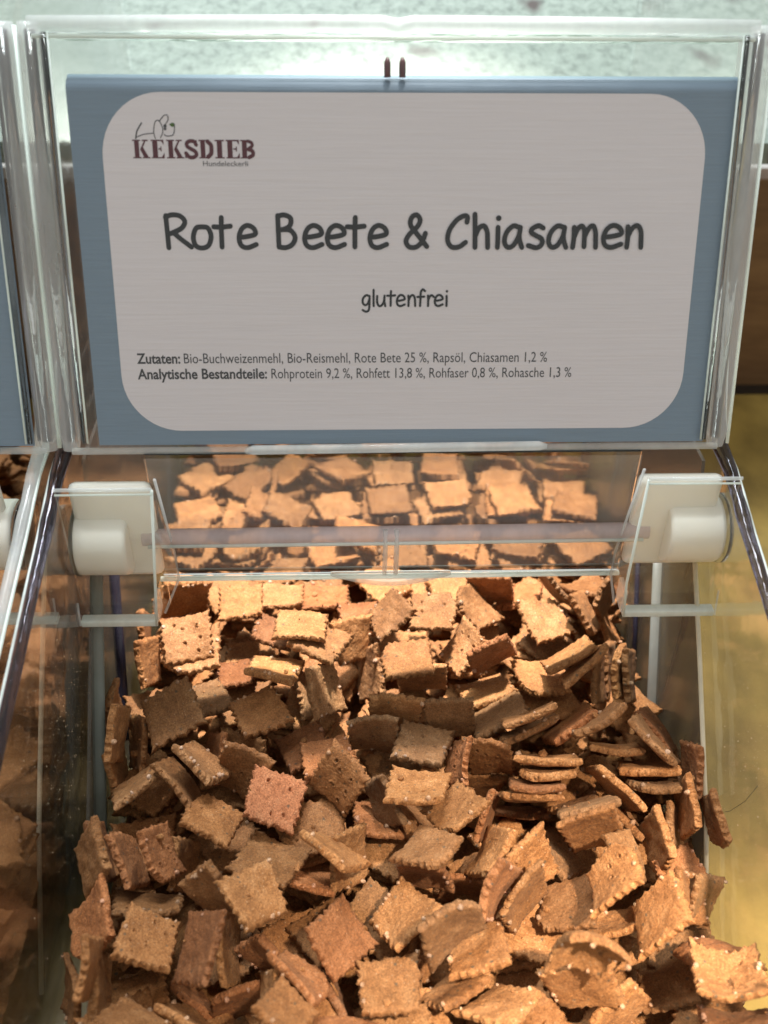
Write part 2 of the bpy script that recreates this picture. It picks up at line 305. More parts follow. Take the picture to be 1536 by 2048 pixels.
    for s in (-1,1):
        e=-.1108 if s<0 else .1062
        Q(tube('side_rail',[(e,-.002,-.002),(e,.004,-.002),(e,.06,-.002),(e,.122,-.002),(e,.127,-.002)],[.0026,.0038,.0038,.0038,.0030],FROST,M=M,seg=20))
        Q(tube('rail_core',[(e-s*.0004,.001,-.002),(e-s*.0004,.125,-.002)],.0017,GLASS,M=M,seg=16))
        Q(tube('side_rail_bead',[(e+s*.0038,-.001,-.001),(e+s*.0038,.126,-.001)],.0006,EDGE,M=M,seg=8))
        Q(tube('inner_rib',[(e-s*.0052,.001,.001),(e-s*.0052,.124,.001)],.0008,GLASS,M=M,seg=8))
        Q(tube('inner_rib',[(e-s*.0064,.001,.0015),(e-s*.0064,.124,.0015)],.00035,EDGE,M=M,seg=8))
        Q(tube('inner_rib',[(e-s*.0034,.001,-.003),(e-s*.0034,.124,-.003)],.0006,VIOLET,M=M,seg=8))
        Q(box('lid_flange',e-.0008,e+.0008,.0,.126,-.018,-.003,FROST,M=M))
    Q(box('lid_flange',-.108,.1035,.1245,.1257,-.022,-.003,acrylic('green_acrylic',(.86,.93,.89),.05,1.5,bump=60),M=M))
    for xp in (-.0057,-.0012): Q(tube('peg_reflection',[(xp,.1125,-.001),(xp,.1165,-.001),(xp,.1180,-.001)],[.0010,.0010,.0004],PEG_REFLECTION,M=M,seg=10))  # small maroon stubs stand in for the reflection of the hinge pegs
    Q(box('label_backing',-.1020,.1020,-.0010,.1225,-.0022,-.0015,CLEAR,M=M))
    return b
main=make_bin(0,'clear acrylic bulk bin of square biscuits, opened lid facing forward')
nbr=make_bin(-.2358,'clear acrylic bulk bin at the left edge of the picture, cut off by the frame',lidx=.0115,blk=-.009,rimmat=PALECLEAR)
# ------------------------------------------------------------------ hopper tops: pale knotty board seen through the bins
tag(obj('backboard',[(-1.2,.478,.185),(.235,.478,.185),(.235,.80,.325),(-1.2,.80,.325),(-1.2,.478,.175),(.235,.478,.175),(.235,.80,.315),(-1.2,.80,.315)],[(0,1,2,3),(7,6,5,4),(0,4,5,1),(1,5,6,2),(2,6,7,3),(3,7,4,0)],PALEWOOD),'whitewashed knotty wood surface behind the bins',kind='structure')
# ------------------------------------------------------------------ label cards
def rounded(x0,x1,y0,y1,r,n=12):
    o=[]
    for cx,cy,a in ((x1-r,y1-r,0),(x0+r,y1-r,90),(x0+r,y0+r,180),(x1-r,y0+r,270)):
        for i in range(n+1):
            t=R(a+90*i/n); o.append((cx+r*math.cos(t),cy+r*math.sin(t)))
    return o
def flat(name,poly,w,mat,parent):
    n=len(poly); me=bpy.data.meshes.new(name); me.from_pydata([(x,y,w) for x,y in poly],[],[tuple(range(n))]); me.materials.append(mat)
    o=bpy.data.objects.new(name,me); col.objects.link(o); o.parent=parent; return o
def card(dx,label,bend=True):
    pf=[(0,0),(.1085,0)]+[(.1085+.0048*i/8,-.0038*(i/8)**2) for i in range(1,9)]; pf+=[(a,b-.0003) for a,b in reversed(pf)]; nn=len(pf)
    c=obj('label_card',[(-.101,a,b) for a,b in pf]+[(.101,a,b) for a,b in pf],[tuple(range(nn)),tuple(range(2*nn-1,nn-1,-1))]+[(i,(i+1)%nn,nn+(i+1)%nn,nn+i) for i in range(nn)],PAPER_BLUE); c.matrix_world=lidM(dx)
    tag(c,label,'label card')
    flat('white_field',rounded(-.0918,.0922,.0048,.1082,.0185),.00012,PAPER_WHITE,c)
    return c
C1=card(0,'slate blue bordered label card reading Rote Beete & Chiasamen behind the open lid')
C2=card(-.2232,'slate blue bordered label card mostly cut off at the left edge')
# ---- lettering: round-nib strokes
def smooth(pts,n=8):
    P=[Vector(p) for p in pts]; P=[P[0]*2-P[1]]+P+[P[-1]*2-P[-2]]; o=[]
    for i in range(1,len(P)-2):
        for k in range(n):
            t=k/n; a,b,c,d=P[i-1],P[i],P[i+1],P[i+2]
            o.append(.5*((2*b)+(c-a)*t+(2*a-5*b+4*c-d)*t*t+(3*b-a-3*c+d)*t**3))
    o.append(P[-2]); return o
class Ink:
    def __init__(s,w): s.v=[];s.f=[];s.w=w;s.k=0
    def disc(s,c,r,n=10):
        b=len(s.v); s.k+=1; z=s.w+s.k*2e-7
        for i in range(n): s.v.append((c[0]+r*math.cos(2*math.pi*i/n),c[1]+r*math.sin(2*math.pi*i/n),z))
        s.f.append(tuple(range(b,b+n)))
    def stroke(s,pts,r,caps=True):
        P=[Vector((p[0],p[1])) for p in pts]
        for i,(a,b_) in enumerate(zip(P[:-1],P[1:])):
            d=b_-a
            if d.length<1e-7: continue
            n=Vector((-d.y,d.x)).normalized()*r; s.k+=1; z=s.w+s.k*2e-7; b=len(s.v)
            s.v+=[(*(a+n),z),(*(a-n),z),(*(b_-n),z),(*(b_+n),z)]; s.f.append((b,b+1,b+2,b+3))
        for i,p in enumerate(P):
            if caps or 0<i<len(P)-1: s.disc(p,r)
    def poly(s,pts):
        s.k+=1; z=s.w+s.k*2e-7; b=len(s.v); s.v+=[(x,y,z) for x,y in pts]; s.f.append(tuple(range(b,b+len(pts))))
    def build(s,name,mat,parent):
        me=bpy.data.meshes.new(name); me.from_pydata(s.v,[],s.f); me.materials.append(mat); o=bpy.data.objects.new(name,me); col.objects.link(o); o.parent=parent; return o
# casual hand-lettered forms, box 0..1 wide, 1 = capital height, .66 = small-letter height
G={
'R':[[(.12,.0),(.08,.98)],[(.06,.93),(.30,1.0),(.62,.97),(.80,.80),(.66,.60),(.30,.46),(.14,.42)],[(.34,.46),(.62,.26),(1,.02)]],
'o':[[(.50,.64),(.20,.60),(.02,.34),(.12,.07),(.46,-.01),(.82,.08),(.97,.36),(.82,.60),(.50,.64)]],
't':[[(.48,.92),(.45,.55),(.44,.02)],[(.0,.64),(.45,.63),(1,.66)]],
'e':[[(.06,.32),(.45,.34),(.93,.42),(.84,.60),(.50,.68),(.18,.56),(.03,.30),(.14,.07),(.48,.0),(.96,.10)]],
'B':[[(.10,.02),(.08,.98)],[(.08,.96),(.42,1.0),(.76,.90),(.72,.68),(.42,.57),(.12,.54)],[(.30,.56),(.74,.53),(.98,.32),(.82,.10),(.46,.0),(.10,.02)]],
'&':[[(1.0,.03),(.62,.36),(.26,.68),(.30,.92),(.52,1.0),(.68,.86),(.58,.66),(.22,.42),(.05,.20),(.20,.02),(.52,.02),(.80,.20),(.93,.44)]],
'C':[[(.96,.78),(.98,.94),(.80,.97),(.46,.84),(.12,.54),(.04,.22),(.24,.02),(.60,.02),(.92,.16)]],
'h':[[(.06,1.02),(.10,.5),(.12,.0)],[(.11,.34),(.34,.60),(.66,.66),(.86,.48),(.90,.24),(.92,.0)]],
'i':[[(.5,.62),(.52,.3),(.5,.0)],['dot',(.55,.90)]],
'a':[[(.82,.62),(.46,.66),(.12,.46),(.02,.18),(.20,.01),(.50,.06),(.78,.34),(.86,.62)],[(.86,.62),(.82,.30),(.98,.0)]],
's':[[(.90,.60),(.62,.67),(.26,.58),(.22,.46),(.52,.36),(.84,.26),(.86,.10),(.56,-.01),(.06,.06)]],
'm':[[(.06,.62),(.07,.3),(.04,.0)],[(.07,.30),(.20,.56),(.36,.66),(.48,.50),(.50,.02)],[(.50,.34),(.66,.60),(.82,.66),(.93,.46),(.97,.0)]],
'n':[[(.08,.64),(.12,.3),(.10,.0)],[(.11,.32),(.32,.58),(.62,.67),(.84,.48),(.90,.0)]],
'g':[[(.88,.60),(.50,.67),(.12,.48),(.08,.20),(.34,.06),(.66,.16),(.86,.44)],[(.88,.62),(.86,.10),(.76,-.26),(.42,-.34),(.06,-.24)]],
'l':[[(.5,1.0),(.48,.5),(.5,.0)]],
'u':[[(.06,.62),(.06,.24),(.24,.02),(.54,.04),(.80,.28),(.88,.64)],[(.88,.64),(.86,.3),(.96,.0)]],
'f':[[(.98,.92),(.70,1.02),(.46,.86),(.42,.45),(.38,.0)],[(.04,.56),(.42,.56),(.88,.58)]],
'r':[[(.12,.64),(.16,.3),(.14,.0)],[(.15,.34),(.38,.58),(.66,.66),(.96,.56)]],
}
def write(ink,items,y0,H,x0,kx,px0,r):
    for ch,a,b in items:
        X0=x0+(a-px0)*kx; Wd=(b-a)*kx
        for st in G[ch]:
            if st[0]=='dot': ink.disc((X0+st[1][0]*Wd,y0+st[1][1]*H),r*1.15,14); continue
            ink.stroke(smooth([(X0+x*Wd,y0+y*H,0) for x,y in st],6),r)
ti=Ink(.0002)
T=[('R',330,381),('o',385,422),('t',427,460),('e',475,511),('B',551,588),('e',605,642),('e',650,687),('t',691,725),('e',735,771),('&',806,850),('C',890,931),('h',943,975),('i',986,998),('a',1005,1042),('s',1052,1086),('a',1094,1131),('m',1142,1192),('e',1204,1243),('n',1250,1286)]
write(ti,T,.0634,.0098,-.075,.0001566,328,.00076)
ti.build('lettering',INK,C1)
tg=Ink(.0002)
T=[('g',724,741),('l',744,750),('u',753,771),('t',774,790),('e',793,810),('n',815,832),('f',834,850),('r',854,868),('e',869,886),('i',889,897)]
write(tg,T,.0453,.0051,-.0138,.0001595,723,.00036)
tg.build('lettering',INK,C1)
# heavy stencil slab capitals of the emblem
kd=Ink(.0002); s8=.0001505/4.8
def K(px,py): return (-.0827+(px-165)*s8*1.001, .0949-(py-285)*s8*1.02)
def slab(x0,x1,y0=288,y1=448): kd.poly([K(x0,y0),K(x1,y0),K(x1,y1),K(x0,y1)])
def q(*p): kd.poly([K(a,b) for a,b in p])
def kay(x):
    slab(x+18,x+62); slab(x,x+76,285,297); slab(x,x+80,439,450)
    q((x+70,372),(x+112,297),(x+128,297),(x+92,368)); slab(x+92,x+150,285,297)
    q((x+70,368),(x+100,352),(x+150,440),(x+104,440)); slab(x+90,x+165,439,450)
def ee(x,w=125):
    slab(x+14,x+62); slab(x,x+w-4,285,297); slab(x,x+w,439,450)
    slab(x+70,x+w-36,360,372); q((x+w-36,345),(x+w-26,345),(x+w-26,388),(x+w-36,388))
    q((x+w-24,297),(x+w-4,297),(x+w-4,332)); q((x+w-26,439),(x+w,398),(x+w,439))
kay(168); ee(345); kay(492)
kd.stroke(smooth([K(778,330),K(760,302),K(724,296),K(690,312),K(692,344),K(726,366),K(764,388),K(776,418),K(746,440),K(706,438),K(676,404)],5),.00056)
q((772,288),(786,288),(786,338),(772,322)); q((666,398),(680,412),(680,448),(666,448))
slab(818,862); slab(802,900,285,297); slab(802,900,439,450)
kd.stroke(smooth([K(888,300),K(918,330),K(922,368),K(916,408),K(888,436)],5),.00062)
slab(976,1024); slab(955,1045,285,297); slab(955,1045,439,450)
ee(1062,130)
slab(1216,1262); slab(1200,1290,285,297); slab(1200,1296,439,450)
kd.stroke(smooth([K(1274,296),K(1308,310),K(1312,340),K(1280,362)],5),.00048); kd.stroke(smooth([K(1276,368),K(1316,386),K(1318,420),K(1282,440)],5),.00056)
kd.build('lettering',MAROON,C1)
dg=Ink(.0002)
for st in ([(205,275),(222,210),(270,138)],[(215,262),(285,238),(375,228)],[(392,275),(380,215),(400,130),(436,118),(466,175),(464,225),(440,268)],[(444,118),(490,72),(520,72),(524,110),(496,150)],[(478,238),(500,252),(540,250),(566,238),(578,200),(582,150)]):
    dg.stroke(smooth([K(a,b) for a,b in st],6),.00013 if st[0][0]!=205 else .0002)
dg.disc(K(492,165),.0005); dg.disc(K(490,190),.0004); dg.build('emblem_outline',INKSOFT,C1)
gg=Ink(.00021); gg.poly([K(530,150),K(560,135),K(584,140),K(578,170),K(555,172)]); gg.build('emblem_spot',GREEN,C1)
def text(s,x0,x1,y,h,mat,bold=0):
    cu=bpy.data.curves.new('lettering','FONT'); cu.body=s; cu.size=h; cu.offset=bold; cu.resolution_u=3
    o=bpy.data.objects.new('lettering',cu); col.objects.link(o); cu.materials.append(mat)
    bpy.context.view_layer.update(); w=o.dimensions.x
    me=bpy.data.meshes.new_from_object(o); bpy.data.objects.remove(o); me.materials.clear(); me.materials.append(mat)
    o=bpy.data.objects.new('lettering',me); col.objects.link(o)
    o.parent=C1; o.location=(x0,y,.0002); o.scale=((x1-x0)/w,1,1)
    return o
text('Zutaten:',-.0863,-.0724,.02720,.0047,INKSOFT,.00011)
text('Bio-Buchweizenmehl, Bio-Reismehl, Rote Bete 25 %, Rapsöl, Chiasamen 1,2 %',-.0716,.0464,.02720,.0047,INKSOFT)
text('Analytische Bestandteile:',-.0864,-.0446,.02215,.0047,INKSOFT,.00011)
text('Rohprotein 9,2 %, Rohfett 13,8 %, Rohfaser 0,8 %, Rohasche 1,3 %',-.0436,.0547,.02215,.0047,INKSOFT)
text('Hundeleckerli',-.0619,-.0483,.0874,.0022,INKSOFT)
# ------------------------------------------------------------------ biscuits
def biscuit_mesh(name,seed,n=50,holes=0,chip=0,warp=.0,nod=0,crook=.05,lumps=.0045,mat=None):
    rg=np.random.default_rng(seed)
    u=np.linspace(-1,1,n+1); U,V=np.meshgrid(u,u,indexing='ij'); m=np.maximum(abs(U),abs(V))+1e-9
    top=abs(V)>=abs(U); t=np.where(top,U,V)/m
    side=np.where(top,np.where(V>0,0,1),np.where(U>0,2,3))
    kk=rg.choice([5,5,6],4); ph=rg.uniform(-.3,.3,4); am=rg.uniform(.026,.050,4)
    sc_=np.zeros_like(U)
    for s in range(4):
        w=np.abs(np.sin(np.pi*(kk[s]*(t+1)/2+ph[s]*(1-t*t)+.12*np.sin(rg.uniform(4,9)*t+rg.uniform(0,6)))))**1.1*(1+.35*np.sin(rg.uniform(3,8)*t+rg.uniform(0,6)))
        sc_=np.where(side==s,am[s]*w*2,sc_)
    def fn(x,y,f,k=6,o=0):
        r2=np.random.default_rng(seed*7+o); a=0
        for i in range(k):
            d=r2.normal(size=2)*f; a=a+np.sin(d[0]*x+d[1]*y+r2.uniform(0,6))/k**.5
        return a
    edge=m**7
    f=1-edge*(sc_+.02*(fn(U,V,9,6,1)+1)*.5)
    X=U*f*.5; Y=V*f*.5
    cr=rg.normal(size=(2,2,2))*crook*.5
    a,b=(U+1)/2,(V+1)/2
    for c in (0,1):
        D=cr[0,0,c]*(1-a)*(1-b)+cr[1,0,c]*a*(1-b)+cr[0,1,c]*(1-a)*b+cr[1,1,c]*a*b
        if c==0: X=X+D
        else: Y=Y+D
    for _ in range(chip):                      # broken-off corner
        an=R(45+90*rg.integers(4))+rg.normal()*.25; nx_,ny_=np.cos(an),np.sin(an); c_=rg.uniform(.42,.56)
        sd=X*nx_+Y*ny_-c_-.012*np.sin(26*(X*ny_-Y*nx_))-.01*np.sin(61*(X*ny_-Y*nx_)+1); k_=np.where(sd>0,sd*.96,0); X=X-nx_*k_; Y=Y-ny_*k_
    T=.132*rg.uniform(.85,1.15)
    base=warp*((X*X)*rg.uniform(.4,1.6)+(Y*Y)*rg.uniform(-1.0,1.0)+X*Y*rg.uniform(-1,1))*1.0+.012*fn(X,Y,6,5,2)
    nz=lumps*fn(X,Y,16,28,3)+.002*fn(X,Y,50,30,4)
    zt=base+T/2-T*.16*m**14+nz; zb=base-T/2+T*.16*m**14+lumps*fn(X,Y,16,28,5)
    hp=[]
    if holes:
        cand=[(-.24,.24),(.02,.26),(.25,.2),(-.22,-.22),(.05,-.2),(.24,-.25),(-.25,.0),(.02,.02)]
        rg.shuffle(cand)
        for cx,cy in cand[:holes]:
            cx+=rg.normal()*.03; cy+=rg.normal()*.03; hp.append((cx,cy)); an=rg.uniform(0,3)
            dx,dy=X-cx,Y-cy; ex=dx*np.cos(an)+dy*np.sin(an); ey=-dx*np.sin(an)+dy*np.cos(an)
            d=np.sqrt((ex/.036)**2+(ey/.022)**2)
            zt=zt-np.clip(1.15-d,0,1)**.6*.11+.018*np.exp(-((d-1.6)/.35)**2)
            d2=np.sqrt((ex/.022)**2+(ey/.016)**2)
            zb=zb+np.clip(1.1-d2,0,1)*.06
    N=n+1; idx=np.arange(N*N).reshape(N,N)
    vt=np.stack([X,Y,zt],-1).reshape(-1,3); vb=np.stack([X,Y,zb],-1).reshape(-1,3)
    ring=[(i,0) for i in range(n)]+[(n,j) for j in range(n)]+[(n-i,n) for i in range(n)]+[(0,n-j) for j in range(n)]
    rt=[idx[a,b] for a,b in ring]; nr=len(rt)
    verts=[vt,vb]; q1=idx[:-1,:-1].ravel(); q2=idx[1:,:-1].ravel(); q3=idx[1:,1:].ravel(); q4=idx[:-1,1:].ravel()
    faces=[tuple(map(int,f_)) for f_ in np.stack([q1,q2,q3,q4],1)]+[tuple(int(v+N*N) for v in f_) for f_ in np.stack([q4,q3,q2,q1],1)]
    rings=[np.array(rt)]; base_i=2*N*N
    A=vt[rt];B=vb[rt]
    ctr=A[:,:2]/np.linalg.norm(A[:,:2],axis=1)[:,None]
    for k,w in enumerate((.25,.5,.75)):
        P_=A*(1-w)+B*w; ang=np.arctan2(P_[:,1],P_[:,0])
        th_=np.arange(nr)*2*np.pi/nr; sm=sum(np.sin(th_*rg.integers(8,60)+rg.uniform(0,6)) for _ in range(9))/3
        bul=.016*np.sin(np.pi*w)+(.015*sm+.010*rg.normal(size=nr))*(n>20)
        P_[:,2]+=.006*rg.normal(size=nr)*(n>20); P_[:,:2]+=ctr*bul[:,None]; verts.append(P_); rings.append(np.arange(base_i,base_i+nr)); base_i+=nr
    rings.append(np.array(rt)+N*N)
    for a_,b_ in zip(rings[:-1],rings[1:]):
        for i in range(nr):
            j=(i+1)%nr; faces.append((int(a_[j]),int(a_[i]),int(b_[i]),int(b_[j])))
    V_=np.concatenate(verts); nf=len(faces)
    # little beads of dough squeezed out along the cut edge
    if nod:
        bm=bmesh.new(); bmesh.ops.create_icosphere(bm,subdivisions=2,radius=1); sv=np.array([v.co[:] for v in bm.verts]); sf=[tuple(v.index for v in f_.verts) for f_ in bm.faces]; bm.free()
        start=rg.integers(nr)
        for k in range(nod):
            i=int((start+rg.normal()*nr*.12+(k%3==0)*nr*.4)%nr); p=A[i]*1.0; r=rg.uniform(.026,.046)
            p=p*[.93,.93,1]+[0,0,r*.35-rg.uniform(0,.07)*(k%2)]
            S_=sv*(r*rg.uniform(.8,1.2,3))*(1+.12*rg.normal(size=(len(sv),1)))+p
            o_=len(V_); V_=np.concatenate([V_,S_]); faces+= [tuple(o_+v for v in f_) for f_ in sf]
    me=bpy.data.meshes.new(name); me.from_pydata(V_.tolist(),[],faces); me.materials.append(mat or DOUGH); me.materials.append(NODULE)
    mi=np.zeros(len(faces),int); mi[nf:]=1; me.polygons.foreach_set('material_index',mi); me.polygons.foreach_set('use_smooth',[True]*len(faces)); me.update()
    return me
VAR={'p':[biscuit_mesh('biscuit',i,warp=.18,crook=.06,chip=c_,nod=k_) for i,c_,k_ in ((1,0,0),(2,1,2),(3,0,3),(4,1,0),(5,0,1),(6,2,2),(7,0,0))],
     'h':[biscuit_mesh('biscuit',i,holes=h_,warp=.22,nod=3,chip=i%2) for i,h_ in ((11,4),(12,6),(13,3),(14,5))],
     'n':[biscuit_mesh('biscuit',i,nod=k,warp=.2,crook=.07) for i,k in ((21,6),(22,11),(23,5),(24,8))],
     'w':[biscuit_mesh('biscuit',31,nod=16,warp=-.6,lumps=.006),biscuit_mesh('biscuit',32,holes=3,nod=8,warp=.6,lumps=.007)],
     't':[biscuit_mesh('biscuit',41,holes=4,warp=.15,lumps=.004,mat=WEAVE)]}
LOW=[biscuit_mesh('low',50+i,n=14,warp=.3) for i in range(4)]
